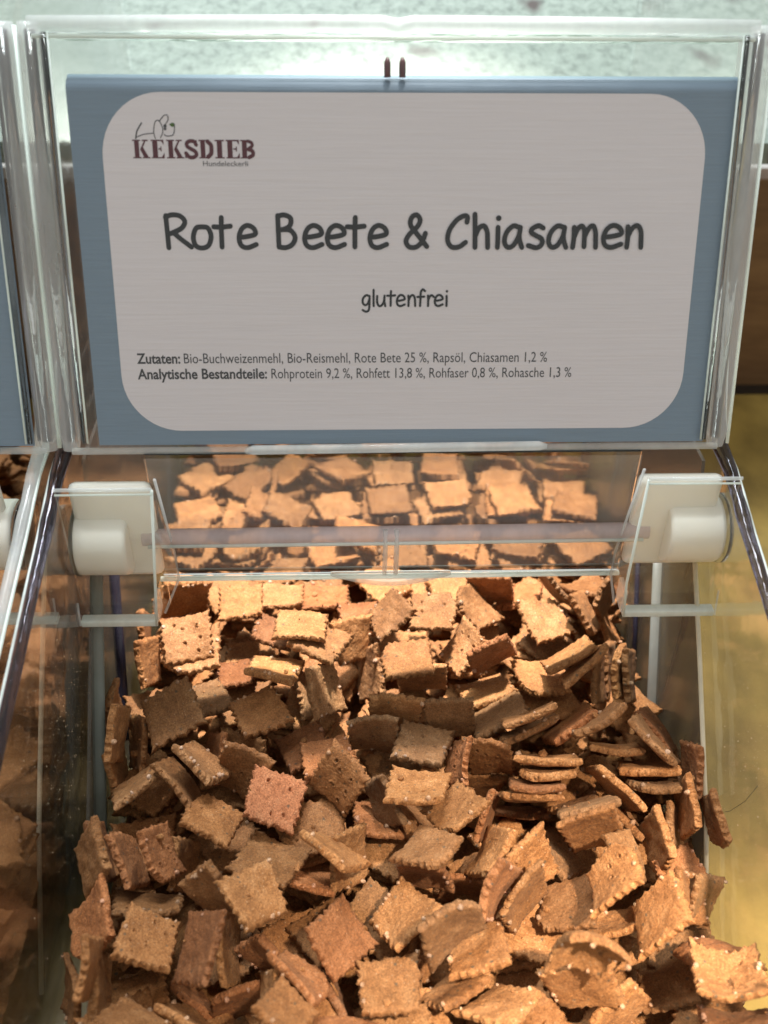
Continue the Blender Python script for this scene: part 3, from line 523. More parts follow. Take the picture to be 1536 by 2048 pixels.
DATA='''a|-844 2832 490 -979 -181 7 -92 207 215|hg|grey-brown biscuit with a row of slit holes just below the left clear cover
a|-837 2820 433 -997 -13 55 -44 239 223|g|greyish biscuit lying flat below the slit-holed grey biscuit below the left cover
a|-1006 2770 429 -713 -291 -561 -305 217 187|R|upright biscuit leaning on the left wall beside the slit-holed biscuit
a|-1055 2969 413 -649 -261 -649 -299 218 182|R|brown biscuit on edge left of the slit-holed grey biscuit below the left cover
a|-895 3122 470 639 746 187 10 215 218|n|pale orange biscuit tucked directly under the left clear cover
a|-647 3071 460 -997 44 28 -50 185 215|-|brown biscuit lying flat left of the bright level biscuit near the back left
a|-496 3167 405 -990 138 -13 13 201 220|g|greyish biscuit lying flat up and left of the bright level biscuit near the back left
a|-386 2825 572 993 -111 17 -24 209 208|-|small bright level biscuit with scalloped front left of centre near the back
a|-498 2913 438 982 -91 134 -99 197 217|rn|reddish biscuit lying flat left of the bright level biscuit near the back left
a|-306 2762 540 -965 98 -67 235 203 209|-|brown biscuit lying flat down and right of the bright level biscuit near the back left
a|-200 2873 436 -808 -440 -352 -173 216 194|-|brown biscuit tilted right of the bright level biscuit near the back left
a|-105 2821 287 -802 -265 524 106 229 207|gF|shaded upright biscuit left of the rippled square under the thumb lip
a|30 2682 513 -998 11 67 -4 206 213|-|bright tan rippled square biscuit centred below the thumb lip
a|103 2695 407 -579 -813 29 -52 197 221|g|greyish biscuit tilted down and right of the rippled square biscuit below the thumb lip
a|-27 2974 485 -941 20 281 -186 186 212|n|brown biscuit tilted left of the two-holed pale biscuit right of the thumb lip
a|157 2937 516 -996 -12 70 56 196 211|hn|pale biscuit with two small holes right of the thumb lip
a|-306 3222 344 990 -139 -9 -23 213 225|r|reddish biscuit lying flat up and right of the bright level biscuit near the back left
a|-140 3030 399 998 -38 -8 55 189 218|nr|reddish biscuit lying flat up and left of the rippled square biscuit below the thumb lip
a|-295 2585 450 -820 -279 -422 -268 219 202|hg|thick grey-brown biscuit standing steeply, ragged left edge, left of centre
a|-345 2643 361 -835 -235 -427 -255 224 199|g|greyish biscuit tilted left of the ragged steep grey biscuit
a|-487 2620 520 -747 129 -222 -614 212 197|n|cream-lit thick biscuit with a crusty front edge at back left
a|-650 2754 364 -986 136 91 11 189 215|rn|reddish biscuit lying flat left of the cream crusty-edged biscuit
a|-532 2464 475 -977 20 -21 -212 195 212|n|flat brown biscuit with one dark speck in its middle, left of centre
a|-845 2412 530 960 170 -124 186 208 212|n|large brown diamond biscuit with dough beads down its left corner, upper left
a|-754 2561 432 -973 145 30 -177 179 213|g|greyish biscuit lying flat up and right of the large beaded diamond at upper left
a|-1110 2512 427 512 571 477 430 192 199|R|outermost upright biscuit wedged against the left wall
a|-1041 2345 511 665 275 669 187 213 199|R|second upright biscuit from the left wall, with a bead on its edge
a|-1061 2312 329 -669 -224 -609 -361 219 185|R|brown biscuit on edge down and left of the large beaded diamond at upper left
a|-981 2413 369 -778 -323 501 199 223 205|L|third upright biscuit from the left wall, left of the large beaded diamond
a|-937 2184 419 -910 288 231 -187 202 220|gL|long biscuit sloping up to the right above a black hollow at left
a|-797 2179 444 -744 -21 -490 -453 217 201|R|brown biscuit on edge down and left of the thick crumbly-edged biscuit at left
a|-722 2197 514 785 -47 422 451 211 188|gn|biscuit with a thick crumbly pale edge below the large beaded diamond
a|-694 2362 331 787 232 -532 -210 223 188|r|reddish biscuit on edge right of the thick crumbly-edged biscuit at left
a|-588 2339 362 -853 -419 242 195 216 200|-|brown biscuit tilted right of the thick crumbly-edged biscuit at left
a|-576 2220 435 -757 -604 40 245 194 218|nh|brown holed biscuit tilted right of the thick crumbly-edged biscuit at left
a|-453 2084 457 979 46 185 -74 204 216|rth|coarse woven-faced reddish square biscuit left of centre, lying on top
a|-230 2140 482 -766 -519 95 367 191 209|h|dark brown biscuit with three raised holes right of the woven reddish square
a|-271 2281 429 985 -121 -29 120 197 217|rn|reddish biscuit lying flat above the three-holed dark brown biscuit
a|-364 2380 354 972 -108 -124 167 188 221|r|reddish biscuit lying flat up and left of the three-holed dark brown biscuit
a|-666 2014 451 786 14 250 565 215 192|-|golden brown diamond biscuit left of the woven reddish square
a|-457 1874 402 -966 171 -37 189 212 220|-|large sandy biscuit directly below the woven reddish square
a|-487 1667 550 911 84 297 273 205 186|n|pinkish biscuit with a dark speck and white chip, lower left of centre
a|-329 1861 323 -947 299 -96 63 180 219|rh|small dark biscuit with a shiny lower edge sunk between others
a|-246 1827 536 -794 138 -416 -422 211 195|n|sloping thick biscuit with beads on its edge below the black centre hollow
a|-205 1902 372 -816 -304 -452 -195 217 188|-|brown biscuit tilted down and right of the sloping beaded thick biscuit
a|-229 1602 430 -877 50 -331 343 190 214|rt|flat red-brown diamond biscuit with pink beads on its right corner
a|-272 1710 259 866 -67 -178 -463 222 195|-|brown biscuit lying flat left of the flat red-brown diamond
a|-22 1672 408 -849 -11 288 443 217 190|n|olive brown diamond biscuit right of the flat red-brown diamond
a|-78 1441 416 994 -104 -8 20 193 217|tn|square golden biscuit lying face up at the bottom centre, three beads on top edge
a|109 1538 578 -701 -666 -118 -227 204 210|g|sandy grey biscuit with dark smudges right of the olive brown diamond
a|206 1546 417 -953 240 183 -14 192 217|-|golden biscuit half under the smudged sandy grey biscuit
a|117 1473 322 867 -396 -83 291 182 200|n|brown biscuit on edge left of the brown biscuit at the bottom edge
a|252 1400 364 -859 325 -39 -393 194 190|n|brown biscuit cut by the bottom edge right of the square golden one
a|284 1892 404 -819 346 344 -303 198 218|-|brown biscuit on edge above the narrow reddish tilted biscuit
a|260 1687 513 540 672 149 484 184 211|rn|narrow reddish tilted biscuit between two long tan ones, right of centre
a|357 1708 440 649 649 146 370 206 218|n|long tan biscuit with beads on its right edge, right of the narrow reddish one
a|395 1831 418 791 492 186 312 206 212|-|brown biscuit tilted above the long beaded tan biscuit
a|531 1949 289 859 43 396 320 221 181|gh|greyish holed biscuit on edge down and left of the half-shaded biscuit
a|616 1910 512 -681 -702 159 -135 191 212|-|brown biscuit half in shade, half in warm light, right of centre
a|624 1670 598 887 -143 -438 25 195 202|h|pinkish tan biscuit with two large holes standing in warm light at right
a|702 1792 519 872 162 399 233 211 179|-|brown biscuit tilted down and left of the bright notched-edge steep biscuit
a|862 1927 403 704 143 -695 -33 210 182|F|steep biscuit with a brightly lit notched right edge, right of the two-holed tan one
a|966 2040 304 -827 -278 -487 -41 219 181|g|greyish biscuit tilted up and right of the bright notched-edge steep biscuit
a|991 2037 433 690 118 -701 -136 212 181|L|upright biscuit with a knobbly lit edge near the right wall
a|1078 1992 422 -641 -205 727 135 218 187|L|tall biscuit standing at the right wall where the pale liner edge ends
a|1061 2211 420 648 251 -658 -291 217 186|rL|reddish upright biscuit at the right wall above the tall one
a|898 2246 527 -827 -5 -420 -374 213 217|g|greyish biscuit on edge above the thick wavy edge-on biscuit
a|974 2399 409 -836 -76 -409 -357 221 203|r|reddish biscuit on edge up and right of the thick wavy edge-on biscuit
a|891 2215 419 914 -386 -52 -117 205 221|-|thick edge-on biscuit with a wavy lower side, in the right stack
a|892 2139 418 908 -392 -58 -140 189 218|-|brown biscuit on edge below the thick wavy edge-on biscuit
a|747 2111 462 547 456 -700 55 217 204|L|long biscuit slanting down to the right with crumbly upper edge
a|786 2291 442 914 -396 -26 -86 200 217|-|brown biscuit on edge down and right of the last fanned slat
a|467 2325 586 898 -403 -175 20 203 208|-|topmost of the edge-on fanned biscuits right of centre
a|479 2358 466 -894 403 193 -39 225 218|-|brown biscuit on edge below the topmost fanned slat
a|659 2527 298 861 -400 -305 79 233 230|-|brown biscuit on edge right of the topmost fanned slat
a|643 2386 449 -868 397 283 -93 205 218|r|reddish biscuit on edge left of the last fanned slat
a|695 2263 622 -868 401 284 -68 196 205|-|straight edge-on biscuit rising right, last of the fanned slats
a|523 2213 475 -909 406 26 94 233 218|-|long level edge-on biscuit over the stacked slats in the dark gap
a|517 2179 455 -912 396 50 99 214 217|-|brown biscuit on edge below the level edge-on slat over the dark gap
a|459 2113 456 914 -403 -4 -56 186 215|r|reddish biscuit on edge down and left of the level edge-on slat over the dark gap
a|452 2103 414 906 -418 -39 -58 213 221|-|brown biscuit on edge down and left of the level edge-on slat over the dark gap
a|473 2235 149 905 -419 -31 -67 208 238|r|reddish biscuit on edge right of the one-hole notched biscuit at the centre
a|614 1996 495 889 -439 -133 -13 199 214|g|greyish biscuit on edge above the half-shaded biscuit
a|613 2122 330 895 -419 -154 -26 187 222|-|brown biscuit on edge up and left of the half-shaded biscuit
a|796 2070 317 833 -15 448 325 219 181|-|brown biscuit on edge down and right of the long down-slanting crumbly biscuit
a|328 2278 411 -665 -727 170 11 183 213|h|brown holed biscuit tilted below the greenish tan bright-edged biscuit
a|298 2313 198 612 790 25 -10 190 226|-|brown biscuit tilted up and right of the one-hole notched biscuit at the centre
a|284 2063 375 707 350 611 65 220 187|r|reddish biscuit on edge up and right of the saw-toothed biscuit below centre
a|167 2007 485 927 -192 -182 267 186 209|h|brown biscuit with one hole and notched rim at the centre of the heap
a|37 2052 542 -972 209 16 103 198 210|-|flat brown biscuit with ragged sides between two grey ones at the centre
a|74 2312 443 982 -104 -2 -158 205 217|hg|grey-brown biscuit with five holes above the ragged flat one
a|-104 2391 422 664 746 -36 -34 186 218|gh|dull grey biscuit with rounded top, left of the five-holed one
a|-20 2471 449 666 744 13 -49 196 217|n|lit biscuit with a frilled bright top edge behind the five-holed one
a|182 2444 434 -718 -689 83 -46 190 217|g|greyish biscuit tilted up and right of the five-holed grey-brown biscuit
a|379 2470 422 -938 228 258 -34 214 220|g|greenish tan biscuit with a bright upper edge right of the five-holed one
a|356 2662 348 964 -219 -129 80 209 225|n|brown biscuit on edge up and left of the greenish tan bright-edged biscuit
a|207 2234 445 778 154 -555 -251 211 177|rh|reddish holed biscuit on edge down and right of the five-holed grey-brown biscuit
a|-65 2107 411 -728 -376 571 53 215 181|g|greyish biscuit tilted down and left of the ragged flat biscuit at the centre
a|40 2104 306 -882 -22 -381 -275 211 182|n|brown biscuit on edge below the ragged flat biscuit at the centre
a|-82 2108 286 -973 218 -65 -32 202 228|r|reddish biscuit on edge down and left of the ragged flat biscuit at the centre
a|61 1833 523 871 -253 -15 421 190 194|g|biscuit with a saw-toothed lower edge below centre
a|60 1843 369 628 764 -147 -16 185 216|rn|reddish biscuit tilted below the saw-toothed biscuit below centre
a|219 1897 192 -636 -765 15 101 185 223|r|reddish biscuit tilted left of the narrow reddish tilted biscuit
a|513 1705 382 -747 285 37 -600 219 196|-|large golden biscuit fading from shade to light below the two-holed tan one
a|493 1427 438 -723 -666 164 -85 216 222|n|wide golden biscuit with a beaded lower rim at bottom right
a|781 1630 448 -895 121 428 -28 206 215|n|orange biscuit studded with pale beads on its top corner at lower right
a|904 1726 388 -866 -250 -428 -64 210 171|n|brown biscuit tilted down and left of the dark curved biscuit by the right wall
a|945 1857 297 -936 -119 -190 -271 227 192|rn|dark curved biscuit behind the bead-studded orange one by the right wall
a|974 1747 330 -782 -418 -461 19 217 179|n|brown biscuit tilted down and right of the dark curved biscuit by the right wall
a|913 1396 486 -979 179 44 84 201 213|hwn|dished bright square biscuit with two shallow dents in the lower right corner
a|961 1563 369 -926 352 -14 -138 199 212|rw|arched shaded biscuit behind the dished bright square
a|827 1542 191 944 -240 -224 -27 191 227|-|brown biscuit on edge left of the dished bright square at lower right
a|640 1424 271 -666 -660 -17 -348 184 222|n|brown biscuit tilted down and right of the wide golden beaded-rim biscuit
a|477 1430 675 581 534 -491 368 197 183|wn|domed bright biscuit with a frilled front edge at lower right
a|921 1294 433 900 -401 -109 -136 200 217|rn|reddish biscuit on edge below the dished bright square at lower right
a|683 1694 283 919 -340 -178 -90 178 214|n|brown biscuit on edge up and right of the domed frilled biscuit
a|-1032 1866 465 -836 -179 508 -108 204 186|L|tall golden biscuit standing at the left wall, lower left
a|-1002 1672 407 900 90 -416 96 213 204|rL|reddish biscuit with a toothed upper edge standing at the lower left wall
a|-1039 1937 386 687 80 638 338 222 202|r|reddish biscuit on edge right of the tall golden left-wall biscuit
a|-929 1877 438 -764 -62 -558 -317 217 197|r|reddish biscuit on edge up and right of the toothed reddish left-wall biscuit
a|-822 1874 471 772 131 514 351 215 184|hr|reddish holed biscuit on edge right of the tall golden left-wall biscuit
a|-768 1950 278 -750 -226 -616 -90 221 183|n|brown biscuit on edge down and left of the golden diamond left of the woven square
a|-853 1759 367 -630 238 -310 -672 225 225|n|brown biscuit on edge above the pointed two-holed biscuit at lower left
a|-815 1581 461 963 -162 205 -61 183 212|h|blurred biscuit with a pointed top and two holes at lower left
a|-641 1539 483 879 126 -429 -167 216 214|r|smooth tall biscuit with a beaded right edge at lower left
a|-599 1671 244 -743 -164 -624 -178 234 227|-|brown biscuit on edge right of the smooth tall biscuit at lower left
a|-613 1719 504 -731 -449 494 -142 210 180|n|brown biscuit tilted left of the pinkish speck-and-chip biscuit
a|-951 1446 557 648 192 725 135 206 178|R|brown biscuit on edge below the toothed reddish left-wall biscuit
a|-960 1502 358 -701 -119 -677 -189 213 178|R|brown biscuit on edge up and left of the large blurred golden biscuit at bottom left
a|-1056 1519 251 752 -19 -584 306 180 186|n|brown biscuit tilted left of the large blurred golden biscuit at bottom left
a|-885 1569 170 943 -313 1 113 189 228|n|brown biscuit on edge above the large blurred golden biscuit at bottom left
a|-826 1338 450 -812 238 -258 -467 199 188|n|large blurred golden biscuit cut by the bottom edge at left
a|-681 1399 306 731 -210 483 434 210 180|-|brown biscuit on edge right of the large blurred golden biscuit at bottom left
a|-687 1563 84 716 -143 514 450 232 190|r|reddish biscuit on edge below the smooth tall biscuit at lower left
a|-346 1451 470 -774 131 -452 -424 212 189|hr|curved tan biscuit with a bright rim line at the lower centre left
a|-447 1604 293 662 530 -517 117 218 190|rn|reddish biscuit tilted left of the curved tan rim-lined biscuit
a|-252 1498 275 766 -65 569 294 221 189|r|reddish biscuit on edge down and right of the curved tan rim-lined biscuit
a|-377 1288 595 -828 73 -332 -446 192 162|n|brown biscuit on edge down and left of the curved tan rim-lined biscuit
a|-432 1432 374 780 138 -591 -155 205 167|-|brown biscuit on edge down and right of the smooth tall biscuit at lower left
a|-544 1517 213 -661 -738 -123 -63 182 220|r|reddish biscuit tilted down and left of the curved tan rim-lined biscuit
a|-207 1315 432 -890 454 -34 2 210 219|r|reddish biscuit on edge down and left of the square golden face-up biscuit at bottom centre
a|637 2964 447 -986 -78 -69 -134 205 210|n|big golden biscuit with white beads down its right side, back right
a|434 3187 429 -576 -809 122 -2 188 218|r|reddish biscuit tilted right of the two-holed pale biscuit right of the thumb lip
a|342 3051 445 872 146 309 351 217 205|-|brown biscuit tilted right of the two-holed pale biscuit right of the thumb lip
a|275 2818 436 -895 64 392 -202 199 218|gh|mauve-grey biscuit with three holes right of the rippled square
a|369 2723 509 -557 -798 -4 -228 197 214|rF|shaded brown-faced biscuit with a lit top edge beside the mauve-grey one
a|576 2680 402 996 -85 40 7 224 223|-|brown biscuit lying flat down and left of the uppermost fanned-open biscuit
a|664 2629 567 -919 300 252 -49 214 211|-|uppermost of the biscuits fanned open over a black gap at back right
a|704 2555 597 869 -357 -333 81 210 207|-|brown biscuit on edge down and right of the uppermost fanned-open biscuit
a|803 2663 437 -755 -345 -514 -216 220 213|R|brown biscuit tilted left of the rightmost packed upright biscuit
a|889 2801 306 -768 -320 -517 -202 230 230|R|brown biscuit tilted right of the uppermost fanned-open biscuit
a|875 2661 458 769 323 519 186 218 207|R|brown biscuit tilted up and left of the rightmost packed upright biscuit
a|908 2639 455 771 317 520 187 218 204|R|rightmost of the upright biscuits packed at back right
a|797 2965 477 -825 -160 -423 -339 215 195|R|brown biscuit on edge right of the big white-beaded golden biscuit
a|901 3058 507 542 695 92 463 180 208|-|brown biscuit tilted right of the big white-beaded golden biscuit
a|936 3078 294 -831 -177 -464 -252 223 187|-|brown biscuit on edge up and right of the uppermost fanned-open biscuit
a|706 3148 454 499 569 -646 -98 213 192|g|biscuit with a long curved grey edge behind the white-beaded golden one
a|575 3243 320 -980 137 73 127 192 223|r|reddish biscuit lying flat up and left of the big white-beaded golden biscuit
a|857 3203 399 -968 229 44 -91 185 208|-|brown biscuit on edge up and right of the big white-beaded golden biscuit
s|-624 1371 106 954 0 0 -301 218 218|-|brown biscuit lying flat, half buried, below the smooth tall biscuit at lower left
S|-302 1375 106 867 0 0 499 218 218
S|27 1373 106 -625 0 0 -781 218 218
S|304 1358 106 183 0 0 -983 218 218
s|631 1401 106 933 0 0 -360 218 218|-|brown biscuit lying flat, half buried, down and right of the wide golden beaded-rim biscuit
s|918 1379 106 886 0 0 464 218 218|-|brown biscuit lying flat, half buried, below the dished bright square at lower right
s|-623 1721 106 162 0 0 -987 218 218|-|brown biscuit lying flat, half buried, right of the smooth tall biscuit at lower left
S|-336 1636 106 983 0 0 -182 218 218
S|-28 1715 106 882 0 0 471 218 218
S|617 1685 106 -435 0 0 -900 218 218
S|953 1775 106 997 0 0 -80 218 218
S|-640 1997 106 877 0 0 480 218 218
S|-328 2008 106 972 0 0 -234 218 218
S|-6 2006 106 2 0 0 -1000 218 218
S|639 1995 106 555 0 0 -832 218 218
S|-941 2325 106 176 0 0 -984 218 218
S|-664 2314 106 984 0 0 181 218 218
S|-291 2327 106 -526 0 0 -851 218 218
S|305 2298 106 -180 0 0 -984 218 218
S|609 2324 106 -621 0 0 -784 218 218
S|921 2320 106 -426 0 0 -905 218 218
S|-932 2684 106 708 0 0 -707 218 218
S|-633 2600 106 -623 0 0 -782 218 218
S|332 2639 106 327 0 0 -945 218 218
S|648 2630 106 924 0 0 383 218 218
S|935 2640 106 858 0 0 -514 218 218
S|-720 2938 106 608 0 0 -794 218 218
s|-466 2971 106 857 0 0 515 218 218|-|brown biscuit lying flat, half buried, down and right of the cream crusty-edged biscuit
S|-239 2933 106 -226 0 0 -974 218 218
S|28 2922 106 911 0 0 413 218 218
S|946 2923 106 -19 0 0 -1000 218 218
S|-942 3261 136 979 0 0 204 218 218
S|21 3224 136 777 0 0 -630 218 218
S|288 3288 136 20 0 0 -1000 218 218
S|586 3221 136 -606 0 0 -795 218 218
s|925 3224 136 758 0 0 -652 218 218|-|brown biscuit lying flat, half buried, up and right of the uppermost fanned-open biscuit
S|-301 3598 136 931 0 0 -366 218 218
S|-14 3592 136 33 0 0 -999 218 218
S|594 3535 136 979 0 0 206 218 218
S|947 3511 136 -104 0 0 -995 218 218
S|-873 3893 136 238 0 0 -971 218 218
s|-603 3902 136 -577 0 0 -817 218 218|-|brown biscuit behind the hinge panel, above the bright level biscuit near the back left
S|-330 3887 136 -420 0 0 -907 218 218
S|620 3894 136 514 0 0 -858 218 218
S|914 3902 136 -699 0 0 -715 218 218
S|-291 4204 136 -180 0 0 -984 218 218
S|-10 4224 136 853 0 0 -523 218 218
S|319 4205 136 152 0 0 -988 218 218
S|933 4160 136 971 0 0 237 218 218
S|-927 4498 136 569 0 0 -822 218 218
S|319 4535 136 -502 0 0 -865 218 218
S|620 4566 136 775 0 0 631 218 218
S|916 4524 136 -390 0 0 -921 218 218
s|-631 1362 148 864 0 0 -503 218 218|-|brown biscuit lying flat, half buried, down and left of the curved tan rim-lined biscuit
s|-291 1378 148 999 0 0 41 218 218|-|brown biscuit lying flat, half buried, below the curved tan rim-lined biscuit
S|-27 1427 148 -586 0 0 -810 218 218
s|606 1355 148 794 0 0 -608 218 218|-|brown biscuit lying flat, half buried, below the domed frilled biscuit
S|953 1346 148 596 0 0 -803 218 218
S|-357 1652 148 855 0 0 519 218 218
S|-53 1719 148 427 0 0 -904 218 218
s|915 1673 149 -361 -30 140 -921 218 218|-|brown biscuit lying flat, half buried, down and right of the bead-studded orange biscuit
S|-939 2021 148 -479 0 0 -878 218 218
S|-681 2009 148 217 0 0 -976 218 218
S|-298 1987 148 946 0 0 324 218 218
S|-13 1993 148 -897 0 0 443 218 218
s|390 2075 148 -474 0 0 -880 218 218|-|brown biscuit lying flat, half buried, above the narrow reddish tilted biscuit
S|630 1984 148 546 0 0 -838 218 218
S|958 1997 148 669 0 0 -744 218 218
S|-924 2323 148 954 0 0 299 218 218
S|-261 2338 148 258 0 0 -966 218 218
S|917 2324 148 596 0 0 -803 218 218
S|-916 2634 148 -467 0 0 -885 218 218
S|-633 2621 148 999 0 0 43 218 218
s|607 2649 148 647 0 0 -762 218 218|-|brown biscuit lying flat, half buried, down and right of the topmost fanned slat
S|897 2628 148 529 0 0 -849 218 218
s|-902 2956 134 -918 60 77 -386 218 218|-|brown biscuit lying flat, half buried, below the slit-holed grey biscuit below the left cover
S|-624 2945 148 201 0 0 -980 218 218
S|-3 2897 148 -588 0 0 -809 218 218
S|323 2947 148 967 0 0 -256 218 218
S|634 2936 148 -120 0 0 -993 218 218
S|949 2941 148 818 0 0 -575 218 218
S|-908 3263 178 -144 0 0 -990 218 218
S|-643 3234 178 -164 0 0 -986 218 218
S|16 3281 178 428 0 0 -904 218 218
S|662 3245 178 -890 0 0 456 218 218
S|937 3309 178 328 0 0 -945 218 218
S|-940 3561 178 -532 0 0 -847 218 218
S|-556 3554 178 -463 0 0 -886 218 218
S|-255 3559 178 975 0 0 222 218 218
S|316 3563 178 -439 0 0 898 218 218
S|637 3583 178 -339 0 0 -941 218 218
S|914 3575 178 555 0 0 832 218 218
S|-646 3895 178 834 0 0 552 218 218
S|5 3904 178 979 0 0 204 218 218
S|336 3905 178 1000 0 0 14 218 218
S|575 3884 178 1000 0 0 28 218 218
S|946 3836 200 -972 94 -9 216 218 218
S|-895 4218 178 818 0 0 575 218 218
s|-544 4264 176 -992 99 -16 -80 218 218|-|brown biscuit behind the hinge panel, above the cream crusty-edged biscuit
S|-252 4211 178 -99 0 0 -995 218 218
S|322 4219 178 964 0 0 267 218 218
S|922 4225 178 1000 0 0 18 218 218
S|-925 4518 178 841 0 0 541 218 218
S|-597 4551 178 877 0 0 -480 218 218
S|18 4483 178 684 0 0 -729 218 218
S|281 4534 178 427 0 0 -904 218 218
S|636 4532 178 698 0 0 -716 218 218
S|937 4515 178 -420 0 0 -907 218 218
s|-711 1330 190 999 0 0 -32 218 218|-|brown biscuit lying flat, half buried, below the pointed two-holed biscuit at lower left
s|-373 1415 190 245 0 0 -970 218 218|-|brown biscuit lying flat, half buried, down and left of the flat red-brown diamond
S|-29 1355 190 -933 0 0 359 218 218
S|300 1336 190 -746 0 0 666 218 218
s|941 1302 219 -965 138 32 -222 218 218|-|brown biscuit lying flat, half buried, down and right of the domed frilled biscuit
S|-922 1754 182 -911 90 85 393 218 218
s|-350 1697 190 848 0 0 -530 218 218|-|brown biscuit lying flat, half buried, above the curved tan rim-lined biscuit
S|-46 1749 190 916 0 0 401 218 218
s|330 1632 190 -794 0 0 -609 218 218|-|brown biscuit lying flat, half buried, above the brown biscuit at the bottom edge
S|615 1675 190 989 0 0 147 218 218
S|-930 2048 190 243 0 0 -970 218 218
S|-633 1983 190 -382 0 0 -924 218 218
S|-306 1994 190 930 0 0 366 218 218
S|-29 2022 190 987 0 0 -163 218 218
S|279 1935 163 607 -73 -210 763 218 218
s|633 1985 190 -156 0 0 -988 218 218|-|brown biscuit lying flat, half buried, down and left of the half-shaded biscuit
S|882 2006 190 973 0 0 -231 218 218
s|-675 2340 190 996 0 0 -84 218 218|-|brown biscuit lying flat, half buried, above the golden diamond left of the woven square
S|-503 2311 194 92 -265 72 -957 218 218
S|-298 2277 190 -174 0 0 -985 218 218
S|551 2319 190 970 0 0 -245 218 218
s|797 2321 212 -667 -71 -78 -738 218 218|-|brown biscuit lying flat, half buried, up and left of the long down-slanting crumbly biscuit
S|-913 2643 190 54 0 0 -999 218 218
S|-652 2589 190 -203 0 0 -979 218 218
S|-300 2599 190 734 0 0 679 218 218
S|-38 2675 190 -196 0 0 -981 218 218
S|300 2641 190 880 0 0 475 218 218
S|611 2705 190 771 0 0 -637 218 218
s|935 2604 190 -988 0 0 152 218 218|-|brown biscuit lying flat, half buried, right of the last fanned slat
S|-975 2999 161 31 93 -29 -995 218 218
S|-305 3038 213 -582 -90 65 -806 218 218
S|269 2971 190 708 0 0 -707 218 218
S|601 2963 190 763 0 0 647 218 218
S|872 2949 190 965 0 0 -263 218 218
S|-925 3286 220 941 0 0 -338 218 218
S|-626 3268 220 95 0 0 -995 218 218
S|-350 3268 220 993 0 0 -119 218 218
S|-19 3283 220 -176 0 0 -984 218 218
S|319 3244 220 925 0 0 380 218 218
s|596 3268 220 828 0 0 -561 218 218|-|brown biscuit lying flat, half buried, left of the big white-beaded golden biscuit
S|938 3259 220 1000 0 0 28 218 218
S|-953 3555 220 -633 0 0 -774 218 218
s|-516 3518 244 -586 -68 94 802 218 218|-|brown biscuit behind the hinge panel, above the ragged steep grey biscuit
s|-286 3587 220 977 0 0 -214 218 218|-|brown biscuit behind the hinge panel, up and right of the cream crusty-edged biscuit
S|39 3586 220 -826 0 0 -563 218 218
S|303 3554 220 -620 0 0 -785 218 218
S|625 3599 220 -232 0 0 -973 218 218
s|934 3542 220 927 0 0 -375 218 218|-|brown biscuit behind the hinge panel, up and right of the big white-beaded golden biscuit
S|-929 3909 220 994 0 0 109 218 218
S|-287 3860 220 945 0 0 -327 218 218
S|-20 3894 220 -686 0 0 -728 218 218
S|297 3835 220 967 0 0 -256 218 218
S|600 3894 220 -997 0 0 73 218 218
s|966 3917 227 993 -87 36 76 218 218|-|brown biscuit behind the hinge panel, above the big white-beaded golden biscuit
S|-957 4168 220 797 0 0 -604 218 218
s|-524 4323 255 -328 -188 14 926 218 218|-|brown biscuit behind the hinge panel, above the one-speck brown biscuit
S|-271 4211 220 952 0 0 -305 218 218
S|16 4221 220 963 0 0 270 218 218
S|294 4251 220 -667 0 0 -745 218 218
S|595 4187 220 912 0 0 410 218 218
S|953 4173 220 576 0 0 -817 218 218
s|-961 4528 220 627 0 0 -779 218 218|-|brown biscuit behind the hinge panel, above the slit-holed grey biscuit below the left cover
s|-578 4552 220 -44 0 0 999 218 218|-|brown biscuit behind the hinge panel, up and left of the mauve-grey three-holed biscuit
S|-338 4490 220 804 0 0 594 218 218
S|-32 4538 220 923 0 0 385 218 218
S|328 4534 220 636 0 0 772 218 218
S|593 4554 220 -247 0 0 -969 218 218
s|893 4496 220 781 0 0 -624 218 218|-|brown biscuit behind the hinge panel, above the uppermost fanned-open biscuit
s|-962 1349 190 -47 0 0 -999 218 218|-|brown biscuit lying flat, half buried, below the toothed reddish left-wall biscuit
s|-343 1388 232 -200 0 0 -980 218 218|-|brown biscuit lying flat, half buried, below the flat red-brown diamond
s|11 1388 232 888 0 0 -460 218 218|-|brown biscuit lying flat, half buried, left of the brown biscuit at the bottom edge
s|289 1346 232 -669 0 0 -743 218 218|-|brown biscuit lying flat, half buried, below the brown biscuit at the bottom edge
s|919 1393 236 207 -87 112 968 218 218|-|brown biscuit lying flat, half buried, right of the wide golden beaded-rim biscuit
S|-941 1798 215 813 -68 -97 -570 218 218
s|-100 1755 254 -952 -30 -100 288 218 218|-|brown biscuit lying flat, half buried, left of the olive brown diamond
s|356 1684 232 -766 0 0 643 218 218|-|brown biscuit lying flat, half buried, below the long beaded tan biscuit
s|617 1671 232 943 0 0 333 218 218|-|brown biscuit lying flat, half buried, up and right of the domed frilled biscuit
s|-633 2076 232 -390 0 0 -921 218 218|-|brown biscuit lying flat, half buried, up and left of the pinkish speck-and-chip biscuit
S|-282 1993 232 585 0 0 811 218 218
s|-19 2016 232 443 0 0 -897 218 218|-|brown biscuit lying flat, half buried, left of the saw-toothed biscuit below centre
s|-955 2313 190 -70 0 0 -998 218 218|-|brown biscuit lying flat, half buried, down and left of the thick crumbly-edged biscuit at left
S|-667 2407 276 -60 -219 -14 974 218 218
S|-291 2282 232 970 0 0 -244 218 218
S|-31 2322 232 -826 0 0 -563 218 218
S|559 2339 232 733 0 0 680 218 218
s|946 2313 220 139 -150 6 -979 218 218|-|brown biscuit lying flat, half buried, below the thick wavy edge-on biscuit
S|-924 2651 232 -941 0 0 337 218 218
S|-604 2664 232 963 0 0 271 218 218
S|-321 2554 232 841 0 0 -542 218 218
S|2 2629 232 -964 0 0 -264 218 218
